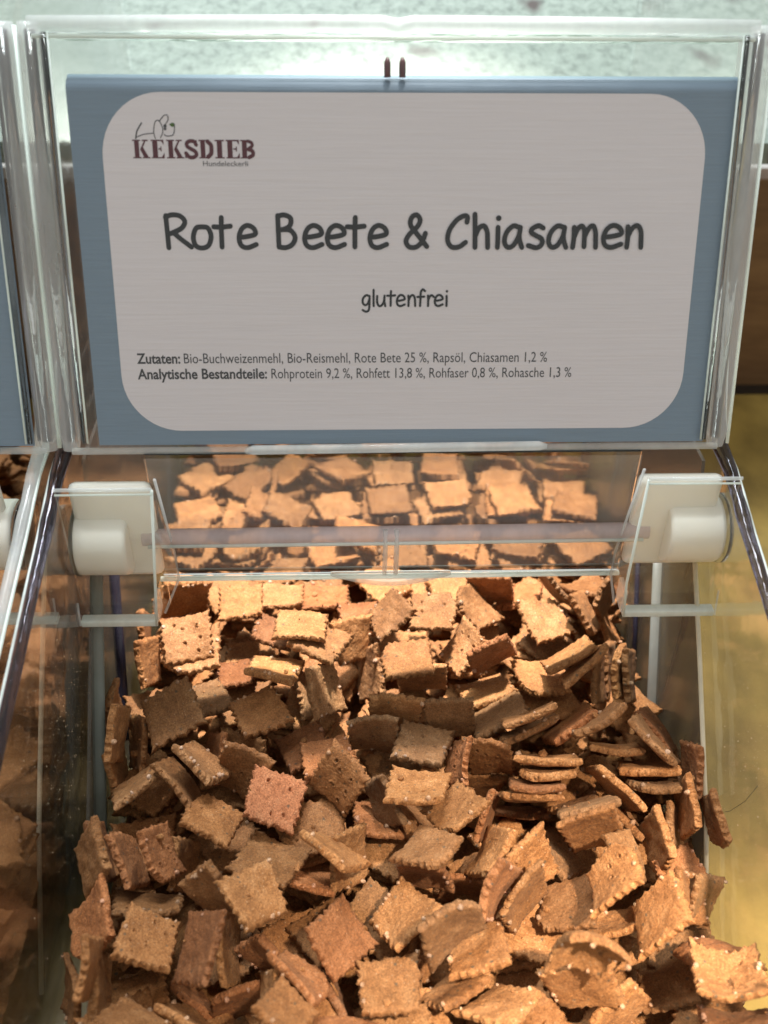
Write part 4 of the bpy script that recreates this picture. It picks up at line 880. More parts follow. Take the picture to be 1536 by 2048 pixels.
S|288 2661 232 812 0 0 584 218 218
S|943 2666 232 -510 0 0 -860 218 218
S|-943 3000 209 -578 -62 75 810 218 218
s|-647 2986 232 346 0 0 938 218 218|-|brown biscuit lying flat, half buried, up and left of the cream crusty-edged biscuit
S|-263 2884 218 -804 -130 41 -580 218 218
S|5 2945 232 692 0 0 -722 218 218
S|293 2954 232 -259 0 0 966 218 218
S|578 2959 232 906 0 0 -423 218 218
s|-974 3249 262 999 0 0 -39 218 218|-|brown biscuit lying flat, half buried, above the slit-holed grey biscuit below the left cover
S|-678 3257 262 748 0 0 663 218 218
s|-297 3324 262 90 0 0 -996 218 218|-|brown biscuit lying flat, half buried, up and right of the cream crusty-edged biscuit
S|301 3239 262 -100 0 0 -995 218 218
S|652 3289 262 913 0 0 408 218 218
s|937 3235 262 880 0 0 -476 218 218|-|brown biscuit lying flat, half buried, right of the big white-beaded golden biscuit
s|-941 3622 262 -812 0 0 584 218 218|-|brown biscuit behind the hinge panel, up and left of the cream crusty-edged biscuit
s|-677 3575 235 -380 -160 136 901 218 218|-|brown biscuit behind the hinge panel, up and left of the ragged steep grey biscuit
s|-260 3597 262 184 0 0 -983 218 218|-|brown biscuit behind the hinge panel, up and right of the one-speck brown biscuit
S|23 3577 262 411 0 0 912 218 218
s|319 3545 262 644 0 0 -765 218 218|-|brown biscuit behind the hinge panel, above the mauve-grey three-holed biscuit
S|623 3615 262 236 0 0 972 218 218
S|918 3601 262 312 0 0 950 218 218
s|-709 3871 304 998 0 0 -66 218 218|-|brown biscuit behind the hinge panel, above the large beaded diamond at upper left
S|-618 3873 262 -125 0 0 -992 218 218
s|-275 3892 262 658 0 0 753 218 218|-|brown biscuit behind the hinge panel, up and left of the shaded brown-faced biscuit
s|42 3914 262 -6 0 0 1000 218 218|-|brown biscuit behind the hinge panel, above the two-holed pale biscuit right of the thumb lip
s|282 3890 262 756 0 0 655 218 218|-|brown biscuit behind the hinge panel, up and left of the big white-beaded golden biscuit
s|551 3892 304 -843 0 0 -538 218 218|-|brown biscuit behind the hinge panel, above the shaded brown-faced biscuit
S|616 3921 262 617 0 0 -787 218 218
S|-971 4195 262 -742 0 0 -670 218 218
S|-670 4185 237 649 151 -58 -744 218 218
S|-283 4219 262 -28 0 0 -1000 218 218
S|16 4180 262 -161 0 0 -987 218 218
S|328 4223 262 -653 0 0 -757 218 218
S|594 4171 262 996 0 0 88 218 218
s|940 4128 262 647 0 0 -762 218 218|-|brown biscuit behind the hinge panel, up and right of the shaded brown-faced biscuit
S|-849 4544 282 -477 -62 27 876 218 218
S|-668 4592 265 706 52 -44 -705 218 218
S|-285 4512 262 968 0 0 -250 218 218
S|6 4536 262 -878 0 0 -478 218 218
S|282 4551 262 885 0 0 466 218 218
S|577 4535 262 927 0 0 376 218 218
S|905 4553 262 -266 0 0 -964 218 218
s|27 1175 274 -105 0 0 -994 218 218|-|brown biscuit lying flat, half buried, below the square golden face-up biscuit at bottom centre
s|-920 1358 232 584 0 0 811 218 218|-|brown biscuit lying flat, half buried, below the tall golden left-wall biscuit
S|-304 1404 274 -197 0 0 980 218 218
s|7 1399 274 -106 0 0 -994 218 218|-|brown biscuit lying flat, half buried, below the smudged sandy grey biscuit
S|339 1367 274 158 0 0 -988 218 218
S|-976 1759 264 21 -43 110 993 218 218
S|89 1657 195 586 -60 336 -735 218 218
S|358 1687 274 -670 0 0 -742 218 218
S|-910 2057 232 -121 0 0 -993 218 218
S|-327 2024 316 -190 0 0 982 218 218
S|-938 2328 232 -388 0 0 -922 218 218
S|-280 2292 274 888 0 0 461 218 218
s|-23 2346 274 182 0 0 -983 218 218|-|brown biscuit lying flat, half buried, down and left of the five-holed grey-brown biscuit
s|585 2283 275 511 -4 -3 860 218 218|-|brown biscuit lying flat, half buried, below the level edge-on slat over the dark gap
S|954 2367 260 157 -150 9 -976 218 218
S|-918 2619 274 -677 0 0 736 218 218
S|-609 2656 274 -247 0 0 -969 218 218
S|-351 2577 274 554 0 0 -832 218 218
s|26 2637 274 -794 0 0 608 218 218|-|brown biscuit lying flat, half buried, up and left of the five-holed grey-brown biscuit
S|367 2630 274 746 0 0 -666 218 218
s|930 2620 274 424 0 0 906 218 218|-|brown biscuit lying flat, half buried, below the rightmost packed upright biscuit
S|-957 3000 250 -126 96 -14 -987 218 218
s|-614 2916 274 -655 0 0 -756 218 218|-|brown biscuit lying flat, half buried, left of the cream crusty-edged biscuit
s|-290 2849 254 -326 -83 108 -935 218 218|-|brown biscuit lying flat, half buried, above the ragged steep grey biscuit
S|13 2911 274 -885 0 0 466 218 218
s|320 2911 274 697 0 0 717 218 218|-|brown biscuit lying flat, half buried, down and right of the mauve-grey three-holed biscuit
S|638 2966 274 807 0 0 590 218 218
S|-929 3291 304 526 0 0 -850 218 218
S|-635 3274 304 827 0 0 562 218 218
s|65 3271 304 1000 0 0 -9 218 218|-|brown biscuit lying flat, half buried, above the rippled square biscuit below the thumb lip
S|335 3249 304 919 0 0 -394 218 218
S|897 3234 304 410 0 0 912 218 218
s|-943 3609 304 870 0 0 493 218 218|-|brown biscuit behind the hinge panel, up and left of the one-speck brown biscuit
s|-671 3618 278 310 -210 -3 927 218 218|-|brown biscuit behind the hinge panel, above the thick crumbly-edged biscuit at left
s|-276 3595 304 601 0 0 799 218 218|-|brown biscuit behind the hinge panel, above the dull grey round-topped biscuit
s|55 3596 304 -732 0 0 -681 218 218|-|brown biscuit behind the hinge panel, above the rippled square biscuit below the thumb lip
s|370 3561 304 -737 0 0 676 218 218|-|brown biscuit behind the hinge panel, up and left of the uppermost fanned-open biscuit
s|609 3555 304 738 0 0 -674 218 218|-|brown biscuit behind the hinge panel, up and right of the mauve-grey three-holed biscuit
s|913 3573 304 848 0 0 -531 218 218|-|brown biscuit behind the hinge panel, up and left of the rightmost packed upright biscuit
s|-923 3897 262 998 0 0 -61 218 218|-|brown biscuit behind the hinge panel, up and left of the dull grey round-topped biscuit
s|-597 3870 347 55 212 -16 976 218 218|-|brown biscuit behind the hinge panel, up and left of the five-holed grey-brown biscuit
S|-260 3907 304 -988 0 0 156 218 218
s|-19 3911 304 692 0 0 -722 218 218|-|brown biscuit behind the hinge panel, up and left of the greenish tan bright-edged biscuit
s|248 3919 304 801 0 0 -598 218 218|-|brown biscuit behind the hinge panel, up and right of the ragged steep grey biscuit
s|600 3912 346 -997 0 0 80 218 218|-|brown biscuit behind the hinge panel, above the greenish tan bright-edged biscuit
s|905 3905 275 120 18 92 988 218 218|-|brown biscuit behind the hinge panel, above the rightmost packed upright biscuit
s|-938 4193 304 363 0 0 -932 218 218|-|brown biscuit behind the hinge panel, above the coarse woven reddish square
S|-687 4144 271 780 137 -86 -605 218 218
s|-272 4180 324 377 36 89 921 218 218|-|brown biscuit behind the hinge panel, above the five-holed grey-brown biscuit
S|-9 4209 304 260 0 0 -966 218 218
S|295 4204 304 721 0 0 693 218 218
s|602 4149 304 565 0 0 -825 218 218|-|brown biscuit behind the hinge panel, above the topmost fanned slat
s|955 4290 272 122 -82 -274 -951 218 218|-|brown biscuit behind the hinge panel, above the last fanned slat
S|-937 4539 313 909 -22 -64 411 218 218
S|-593 4547 317 477 62 -27 -876 218 218
S|-304 4545 304 831 0 0 -556 218 218
S|4 4492 304 889 0 0 -458 218 218
S|273 4557 304 564 0 0 -826 218 218
S|598 4548 304 765 0 0 -644 218 218
S|887 4569 304 642 0 0 -767 218 218
s|-330 1371 316 -279 0 0 960 218 218|-|brown biscuit lying flat, half buried, below the pinkish speck-and-chip biscuit
s|-55 1350 316 -72 0 0 -997 218 218|-|brown biscuit lying flat, half buried, down and right of the curved tan rim-lined biscuit
s|353 1343 316 512 0 0 859 218 218|-|brown biscuit lying flat, half buried, down and left of the wide golden beaded-rim biscuit
s|109 1637 226 -741 -335 -63 -579 218 218|-|brown biscuit tilted, half buried, down and left of the smudged sandy grey biscuit
s|399 1664 316 -802 0 0 -598 218 218|-|brown biscuit lying flat, half buried, down and left of the large golden half-lit biscuit
s|-920 2023 274 83 0 0 -997 218 218|-|brown biscuit lying flat, half buried, right of the tall golden left-wall biscuit
s|-322 2029 358 714 0 0 -700 218 218|-|brown biscuit lying flat, half buried, up and left of the sloping beaded thick biscuit
s|-946 2280 274 -228 0 0 -974 218 218|-|brown biscuit lying flat, half buried, below the large beaded diamond at upper left
S|-325 2302 316 147 0 0 -989 218 218
S|115 2188 293 193 157 -483 840 218 218
s|981 2334 297 697 -117 95 -701 218 218|-|brown biscuit lying flat, half buried, right of the thick wavy edge-on biscuit
s|-952 2596 316 571 0 0 821 218 218|-|brown biscuit lying flat, half buried, left of the large beaded diamond at upper left
s|-605 2639 316 84 0 0 -996 218 218|-|brown biscuit lying flat, half buried, left of the one-speck brown biscuit
s|-348 2593 316 -793 0 0 -609 218 218|-|brown biscuit lying flat, half buried, down and left of the ragged steep grey biscuit
s|602 2638 316 527 0 0 850 218 218|-|brown biscuit lying flat, half buried, up and right of the topmost fanned slat
S|-949 2988 295 -978 8 97 187 218 218
s|33 2925 316 -720 0 0 -694 218 218|-|brown biscuit lying flat, half buried, left of the mauve-grey three-holed biscuit
S|348 2946 316 685 0 0 -728 218 218
s|657 2931 316 909 0 0 -418 218 218|-|brown biscuit lying flat, half buried, left of the uppermost fanned-open biscuit
s|-735 3272 346 858 0 0 -513 218 218|-|brown biscuit lying flat, half buried, above the one-speck brown biscuit
s|-38 3289 374 -492 -105 28 -864 218 218|-|brown biscuit lying flat, half buried, up and left of the mauve-grey three-holed biscuit
s|281 3267 346 773 0 0 -634 218 218|-|brown biscuit lying flat, half buried, above the mauve-grey three-holed biscuit
s|-977 3668 346 -721 0 0 -693 218 218|-|brown biscuit behind the hinge panel, above the golden diamond left of the woven square
s|-686 3647 313 748 -177 -112 629 218 218|-|brown biscuit behind the hinge panel, above the three-holed dark brown biscuit
s|-157 3663 338 -36 -172 -57 -983 218 218|-|brown biscuit behind the hinge panel, up and left of the topmost fanned slat
s|78 3531 346 -691 0 0 723 218 218|-|brown biscuit behind the hinge panel, above the ragged flat biscuit at the centre
s|318 3595 346 -599 0 0 801 218 218|-|brown biscuit behind the hinge panel, up and right of the dull grey round-topped biscuit
s|624 3576 346 842 0 0 539 218 218|-|brown biscuit behind the hinge panel, up and left of the last fanned slat
s|914 3559 346 -857 0 0 515 218 218|-|brown biscuit behind the hinge panel, up and right of the greenish tan bright-edged biscuit
s|-954 3926 304 145 0 0 -989 218 218|-|brown biscuit behind the hinge panel, up and left of the three-holed dark brown biscuit
s|-501 3853 348 -970 -3 -212 116 218 218|-|brown biscuit behind the hinge panel, left of the big white-beaded golden biscuit
s|-257 3897 346 -982 0 0 -188 218 218|-|brown biscuit behind the hinge panel, up and right of the thick crumbly-edged biscuit at left
s|10 3926 346 999 0 0 54 218 218|-|brown biscuit behind the hinge panel, above the one-hole notched biscuit at the centre
s|313 3981 346 762 0 0 -648 218 218|-|brown biscuit behind the hinge panel, above the level edge-on slat over the dark gap
s|625 3884 388 -89 0 0 996 218 218|-|brown biscuit behind the hinge panel, up and left of the thick wavy edge-on biscuit
s|951 3924 318 -808 39 -54 -586 218 218|-|brown biscuit behind the hinge panel, above the thick wavy edge-on biscuit
s|-813 4350 345 -217 92 -23 972 218 218|-|brown biscuit behind the hinge panel, above the sloping beaded thick biscuit
s|-692 4129 317 -923 -89 124 352 218 218|-|brown biscuit behind the hinge panel, above the sandy biscuit below the woven square
s|-220 4153 370 900 -103 7 -424 218 218|-|brown biscuit behind the hinge panel, above the saw-toothed biscuit below centre
s|39 4160 346 2 0 0 -1000 218 218|-|brown biscuit behind the hinge panel, up and left of the long down-slanting crumbly biscuit
s|288 4225 346 658 0 0 -753 218 218|-|brown biscuit behind the hinge panel, up and right of the coarse woven reddish square
s|715 4320 258 -278 -868 -134 389 218 218|-|brown biscuit behind the hinge panel, above the long down-slanting crumbly biscuit
s|981 4302 312 -958 283 -43 12 218 218|-|brown biscuit behind the hinge panel, up and right of the five-holed grey-brown biscuit
S|-945 4555 354 845 41 -54 -531 218 218
S|-649 4547 352 -965 11 67 -253 218 218
S|-245 4567 346 779 0 0 627 218 218
S|-20 4488 346 -1000 0 0 5 218 218
S|334 4541 346 544 0 0 -839 218 218
S|588 4576 346 80 0 0 -997 218 218
S|896 4546 346 214 0 0 -977 218 218
S|-1019 1145 315 544 -451 -253 660 218 218
S|-317 1086 358 937 0 0 -351 218 218
s|321 1155 358 443 0 0 -896 218 218|-|brown biscuit lying flat, half buried, down and right of the smudged sandy grey biscuit
s|626 1154 358 992 0 0 126 218 218|-|brown biscuit lying flat, half buried, below the bead-studded orange biscuit
s|-878 1358 316 830 0 0 -558 218 218|-|brown biscuit lying flat, half buried, left of the curved tan rim-lined biscuit
N|-1954 1371 281 851 0 0 -525 218 218
N|-1637 1313 302 767 -62 75 634 218 218
N|-1324 1351 281 -135 0 0 -991 218 218
N|-2247 1654 281 678 0 0 -735 218 218
N|-1932 1643 281 815 0 0 580 218 218
N|-1659 1665 281 -359 0 0 -933 218 218
N|-1346 1676 281 514 0 0 -858 218 218
N|-1966 2019 281 -82 0 0 -997 218 218
N|-1669 2054 303 -597 -85 64 -795 218 218
N|-1317 1997 281 494 0 0 -869 218 218
N|-2279 2309 281 940 0 0 342 218 218
N|-1952 2284 281 937 0 0 350 218 218
N|-1659 2281 281 704 0 0 -710 218 218
N|-1330 2350 281 -632 0 0 -775 218 218
N|-2562 2603 281 826 0 0 564 218 218
N|-2275 2641 281 936 0 0 352 218 218
N|-1976 2624 281 984 0 0 -177 218 218
N|-1619 2609 281 -357 0 0 -934 218 218
N|-1334 2642 281 621 0 0 -784 218 218
N|-2269 2939 281 431 0 0 -902 218 218
N|-1943 2926 281 951 0 0 -310 218 218
N|-1593 2979 281 853 0 0 523 218 218
N|-1325 2945 281 916 0 0 -400 218 218
N|-2565 3232 281 704 0 0 -710 218 218
N|-2243 3147 308 -725 89 -95 -677 218 218
N|-1945 3250 281 949 0 0 315 218 218
N|-1350 3247 281 409 0 0 -913 218 218
N|-2863 3585 281 940 0 0 -341 218 218
N|-2556 3563 281 868 0 0 497 218 218
N|-2261 3569 281 232 0 0 -973 218 218
N|-1965 3570 281 906 0 0 -423 218 218
N|-1340 3515 281 11 0 0 -1000 218 218
N|-2878 3876 281 -161 0 0 -987 218 218
N|-2254 3857 281 158 0 0 -987 218 218
N|-1925 3937 281 -139 0 0 -990 218 218
N|-1628 3867 303 -405 -42 -96 -908 218 218
N|-1318 3901 281 491 0 0 -871 218 218
N|-2857 4183 281 828 0 0 561 218 218
N|-2526 4236 281 950 0 0 312 218 218
N|-2244 4246 281 789 0 0 615 218 218
N|-1962 4240 281 872 0 0 -490 218 218
N|-1642 4228 281 929 0 0 371 218 218
N|-1326 4231 281 974 0 0 -228 218 218
N|-1618 4545 281 -539 0 0 -842 218 218
N|-1337 4546 281 894 0 0 447 218 218
N|-1641 1120 350 -954 -126 36 270 218 218
N|-2205 1417 344 -178 18 -101 979 218 218
N|-1896 1318 348 -971 115 25 -208 218 218
N|-1632 1409 325 -776 86 46 623 218 218
N|-1325 1385 323 983 0 0 -185 218 218
N|-2250 1665 323 431 0 0 -902 218 218
N|-1948 1699 323 -260 0 0 -966 218 218
N|-1321 1696 323 986 0 0 -164 218 218
N|-1997 2002 323 548 0 0 -836 218 218
N|-1754 1947 336 651 112 -33 750 218 218
N|-1634 1937 361 -599 115 -183 771 218 218
N|-2533 2313 323 754 0 0 -657 218 218
N|-2234 2322 323 381 0 0 -925 218 218
N|-1925 2328 323 -531 0 0 -848 218 218
N|-1648 2329 323 296 0 0 -955 218 218
N|-1326 2314 323 1000 0 0 0 218 218
N|-2267 2584 323 -503 0 0 -864 218 218
N|-1914 2628 323 253 0 0 -968 218 218
N|-1591 2658 323 834 0 0 551 218 218
N|-1322 2631 323 995 0 0 95 218 218
N|-2443 2903 323 -642 0 0 -767 218 218
N|-2285 2895 352 87 -140 -12 -986 218 218
N|-1969 2969 323 719 0 0 695 218 218
N|-1712 2905 323 350 0 0 -937 218 218
N|-1342 2931 323 897 0 0 443 218 218
N|-2877 3305 323 982 0 0 190 218 218
N|-2567 3246 323 -611 0 0 -792 218 218
N|-2262 3277 317 780 -113 -77 -610 218 218
N|-1999 3252 323 976 0 0 217 218 218
N|-1625 3228 323 -703 0 0 -711 218 218
N|-1323 3291 323 301 0 0 -954 218 218
N|-2544 3573 323 842 0 0 539 218 218
N|-2245 3658 347 555 94 63 -824 218 218
N|-1877 3550 323 -358 0 0 -934 218 218
N|-1606 3572 323 129 0 0 -992 218 218
N|-1316 3629 323 978 0 0 208 218 218
N|-2908 3908 323 708 0 0 707 218 218
N|-2572 3883 323 -421 0 0 -907 218 218
N|-2271 3918 323 883 0 0 -469 218 218
N|-1989 3835 323 998 0 0 -69 218 218
N|-1605 3977 327 989 -62 85 103 218 218
N|-1299 3912 323 754 0 0 657 218 218
N|-3161 4232 323 -491 0 0 -871 218 218
N|-2896 4219 323 -500 0 0 -866 218 218
N|-2557 4207 323 868 0 0 497 218 218
N|-2276 4203 323 846 0 0 534 218 218
N|-1939 4225 323 -302 0 0 -953 218 218
N|-1647 4241 323 1000 0 0 -29 218 218
N|-1341 4212 323 -121 0 0 -993 218 218
N|-2571 4553 323 496 0 0 -868 218 218
N|-2222 4537 323 645 0 0 -764 218 218
N|-1918 4516 323 643 0 0 -766 218 218
N|-1355 4538 323 493 0 0 -870 218 218
N|-1939 1449 358 197 -68 96 973 218 218
N|-1641 1393 372 328 -14 97 940 218 218
n|-1322 1445 391 -875 -66 87 -472 218 218|-|brown biscuit seen blurred through the clear wall of the left bin
N|-2238 1702 365 -560 0 0 -829 218 218
N|-1949 1724 365 734 0 0 679 218 218
N|-1625 1674 365 -754 0 0 -657 218 218
N|-1355 1660 365 -215 0 0 -977 218 218
N|-2205 1967 365 -624 0 0 -782 218 218
N|-1988 1992 365 615 0 0 789 218 218
N|-1544 1925 366 -562 123 -177 798 218 218
N|-1302 1971 323 610 0 0 -793 218 218
N|-2568 2330 365 -194 0 0 -981 218 218
N|-2242 2312 365 668 0 0 -744 218 218
N|-1925 2315 365 -573 0 0 -819 218 218
N|-1641 2303 365 966 0 0 258 218 218
N|-1337 2310 365 984 0 0 180 218 218
N|-2506 2637 365 -200 0 0 -980 218 218
N|-2248 2625 365 433 0 0 -901 218 218
N|-1954 2635 365 965 0 0 261 218 218
N|-1609 2633 365 -388 0 0 -922 218 218
N|-1338 2651 365 805 0 0 593 218 218
N|-2551 2920 365 991 0 0 137 218 218
N|-2240 2902 383 -821 98 -101 554 218 218
N|-1941 2979 365 814 0 0 581 218 218
N|-1607 2950 365 -484 0 0 -875 218 218
N|-1315 2922 365 640 0 0 -768 218 218
N|-2866 3251 365 868 0 0 496 218 218
N|-2584 3192 365 791 0 0 611 218 218
N|-2272 3311 351 786 -103 91 604 218 218
N|-1916 3317 365 125 0 0 -992 218 218
N|-1675 3293 365 -21 0 0 -1000 218 218
N|-1370 3313 365 488 0 0 -873 218 218
N|-2791 3549 365 -199 0 0 -980 218 218
N|-2534 3606 365 777 0 0 630 218 218
N|-2231 3642 387 -826 -111 -23 552 218 218
N|-1940 3580 365 884 0 0 -468 218 218
N|-1640 3582 365 0 0 0 -1000 218 218
N|-1324 3580 365 427 0 0 -904 218 218
N|-2893 3855 365 -6 0 0 -1000 218 218
N|-2220 3934 365 982 0 0 191 218 218
N|-1910 3909 365 452 0 0 -892 218 218
N|-1551 3963 363 804 -11 104 585 218 218
N|-1319 3892 365 883 0 0 470 218 218
N|-2876 4228 365 -653 0 0 -758 218 218
N|-2739 4314 379 -478 349 -120 797 218 218
N|-2527 4240 365 993 0 0 120 218 218
N|-2239 4228 365 96 0 0 -995 218 218
N|-1947 4219 365 135 0 0 -991 218 218
N|-1640 4246 365 -187 0 0 -982 218 218
N|-1338 4237 365 736 0 0 677 218 218
N|-3183 4530 365 855 0 0 518 218 218
N|-2887 4551 365 -265 0 0 -964 218 218
N|-2550 4527 365 999 0 0 43 218 218
N|-1866 4549 365 -446 0 0 -895 218 218
N|-1608 4523 365 996 0 0 -88 218 218
N|-1304 4543 365 994 0 0 -111 218 218
N|-2172 1356 416 -279 8 -102 955 218 218
N|-1920 1432 407 683 -109 45 721 218 218
N|-1646 1366 420 -624 46 -86 -775 218 218
N|-1348 1281 383 -200 -197 -219 935 218 218
N|-2256 1701 407 -460 0 0 -888 218 218
N|-1954 1722 407 886 0 0 463 218 218
N|-1629 1677 407 960 0 0 -281 218 218
N|-1381 1714 429 73 -103 -7 -992 218 218
N|-2484 2068 431 -495 157 -116 847 218 218
N|-2246 1963 407 109 0 0 -994 218 218
N|-1950 1982 410 621 7 15 -784 218 218
N|-1587 1959 436 961 109 186 176 218 218
N|-1319 2016 375 490 -24 43 -870 218 218
N|-2228 2332 407 933 0 0 359 218 218
N|-1953 2331 407 -565 0 0 825 218 218
N|-1597 2331 407 -673 0 0 -739 218 218
N|-1302 2316 407 -60 0 0 -998 218 218
N|-2524 2624 407 -673 0 0 -740 218 218
N|-2231 2615 407 904 0 0 -427 218 218
N|-1947 2631 407 988 0 0 -157 218 218
n|-1616 2633 407 833 0 0 -553 218 218|-|brown biscuit seen blurred through the clear wall of the left bin
N|-1352 2650 407 -685 0 0 -729 218 218
N|-2530 2896 407 999 0 0 -45 218 218
N|-2173 2959 405 589 -126 63 -796 218 218
N|-1909 2969 407 780 0 0 -626 218 218
N|-1569 2944 407 926 0 0 -376 218 218
N|-1298 2930 407 745 0 0 667 218 218
N|-2893 3246 407 786 0 0 618 218 218
N|-2595 3152 407 771 0 0 637 218 218
N|-2247 3392 371 708 -91 102 692 218 218
N|-1965 3297 407 -600 0 0 -800 218 218
N|-1618 3277 407 248 0 0 -969 218 218
N|-1356 3279 407 663 0 0 -749 218 218
N|-2796 3542 407 762 0 0 647 218 218
N|-2560 3594 407 997 0 0 -81 218 218
N|-2302 3604 416 -695 -104 -45 710 218 218
N|-1960 3569 407 780 0 0 -625 218 218
N|-1618 3530 407 711 0 0 703 218 218
N|-1331 3593 407 241 0 0 -971 218 218
N|-2871 3928 407 -356 0 0 -934 218 218
N|-2606 3883 407 999 0 0 48 218 218
N|-2248 3900 410 -55 1 12 998 218 218
N|-1939 3909 407 58 0 0 -998 218 218
N|-1578 3994 406 160 -88 -57 -982 218 218
N|-1315 3901 407 -816 0 0 578 218 218
N|-2925 4249 407 163 0 0 -987 218 218
N|-2519 4265 407 -623 0 0 -782 218 218
N|-2269 4247 407 969 0 0 248 218 218
N|-1968 4185 407 916 0 0 401 218 218
N|-1668 4295 407 696 0 0 -718 218 218
N|-1384 4207 407 -232 0 0 -973 218 218
N|-3164 4504 407 -262 0 0 -965 218 218
N|-2891 4580 407 750 0 0 661 218 218
N|-2613 4502 407 672 0 0 -740 218 218
N|-2260 4547 407 -160 0 0 -987 218 218
N|-1997 4490 396 -612 -188 5 768 218 218
N|-1621 4545 407 665 0 0 -747 218 218
N|-1362 4527 407 876 0 0 -482 218 218
N|-1989 1136 449 -996 0 0 90 218 218
N|-2209 1271 463 508 -33 55 -859 218 218
N|-1922 1463 443 986 -112 -35 121 218 218
N|-1646 1406 455 410 -23 95 907 218 218
n|-1378 1263 413 -201 -198 -218 934 218 218|-|brown biscuit seen blurred through the clear wall of the left bin
N|-2239 1676 449 46 0 0 -999 218 218
N|-1950 1710 449 249 0 0 -968 218 218
N|-1680 1676 449 -581 0 0 -814 218 218
n|-1319 1688 460 -482 -82 -63 -870 218 218|-|brown biscuit seen blurred through the clear wall of the left bin
N|-2217 1978 449 -470 0 0 -883 218 218
N|-1853 1962 450 -919 -13 -10 393 218 218
n|-1532 1938 459 753 -60 193 -626 218 218|-|brown biscuit seen blurred through the clear wall of the left bin
n|-1306 1959 414 -806 4 -49 590 218 218|-|brown biscuit seen blurred through the clear wall of the left bin
N|-2490 2354 456 -917 76 11 392 218 218
N|-2205 2363 449 726 0 0 -688 218 218
N|-1905 2334 449 -606 0 0 796 218 218
n|-1617 2381 449 993 0 0 -119 218 218|-|brown biscuit seen blurred through the clear wall of the left bin
n|-1330 2303 449 -925 0 0 -379 218 218|-|brown biscuit seen blurred through the clear wall of the left bin
N|-2512 2614 462 -49 -3 61 997 218 218
N|-2258 2610 449 -188 0 0 -982 218 218
N|-1943 2637 449 535 0 0 -845 218 218
n|-1513 2983 491 897 0 0 441 218 218|-|brown biscuit seen blurred through the clear wall of the left bin
n|-1332 2611 449 -328 0 0 -945 218 218|-|brown biscuit seen blurred through the clear wall of the left bin
N|-2540 2902 449 -276 0 0 -961 218 218
N|-2121 2920 436 620 90 103 772 218 218
n|-1847 2992 449 -606 0 0 -796 218 218|-|brown biscuit seen blurred through the clear wall of the left bin
N|-1591 2955 449 600 0 0 -800 218 218
n|-1348 2930 449 -101 0 0 -995 218 218|-|brown biscuit seen blurred through the clear wall of the left bin
N|-2876 3278 449 -699 0 0 -715 218 218
N|-2628 3361 380 -140 -383 846 -344 218 218
N|-2206 3346 427 -155 31 134 978 218 218
N|-1901 3287 449 283 0 0 -959 218 218
N|-1599 3279 449 -330 0 0 -944 218 218
N|-1289 3107 406 669 741 42 -38 218 218
N|-2805 3538 449 709 0 0 705 218 218
N|-2547 3596 449 -171 0 0 -985 218 218
N|-2268 3447 470 472 -90 -22 -877 218 218
N|-1959 3595 449 248 0 0 -969 218 218
N|-1677 3720 411 -510 116 -195 -829 218 218
N|-1326 3419 449 -345 0 0 -938 218 218
N|-2897 3904 449 282 0 0 -959 218 218
N|-2450 3898 421 722 -206 194 -631 218 218
N|-2214 3921 451 594 -7 9 805 218 218
N|-1963 3889 449 643 0 0 -766 218 218
N|-1582 4021 445 994 -67 80 35 218 218
N|-1319 3928 449 959 0 0 -282 218 218
N|-2967 4185 449 943 0 0 332 218 218
N|-2515 4223 449 897 0 0 -442 218 218
N|-2227 4303 449 -83 0 0 -997 218 218
N|-1942 4104 449 645 0 0 -764 218 218
N|-1657 4277 449 -299 0 0 -954 218 218
N|-1376 4185 449 732 0 0 -681 218 218
N|-3176 4498 449 978 0 0 -209 218 218
N|-2858 4531 449 236 0 0 -972 218 218
N|-2541 4546 449 -682 0 0 -732 218 218
N|-2246 4527 449 637 0 0 -771 218 218
N|-2033 4459 422 750 -11 -188 634 218 218
N|-1657 4563 449 107 0 0 -994 218 218
N|-1334 4568 449 790 0 0 -612 218 218'''
TH=.0042; rnd=random.Random(5); low_v=[];low_f=[];low_n=[0]
lowd=[(np.array([v.co[:] for v in m.vertices]),[tuple(p.vertices) for p in m.polygons]) for m in LOW]
stuff={'S':([],[]),'N':([],[])}
TINT={'r':(.96,.84,.86),'g':(.92,1.0,1.15),'-':(1,1,1)}
group={'a':'square biscuits heaped in the open bin','s':'square biscuits heaped in the open bin','n':'biscuits in the bin at the left'}
cnt={}
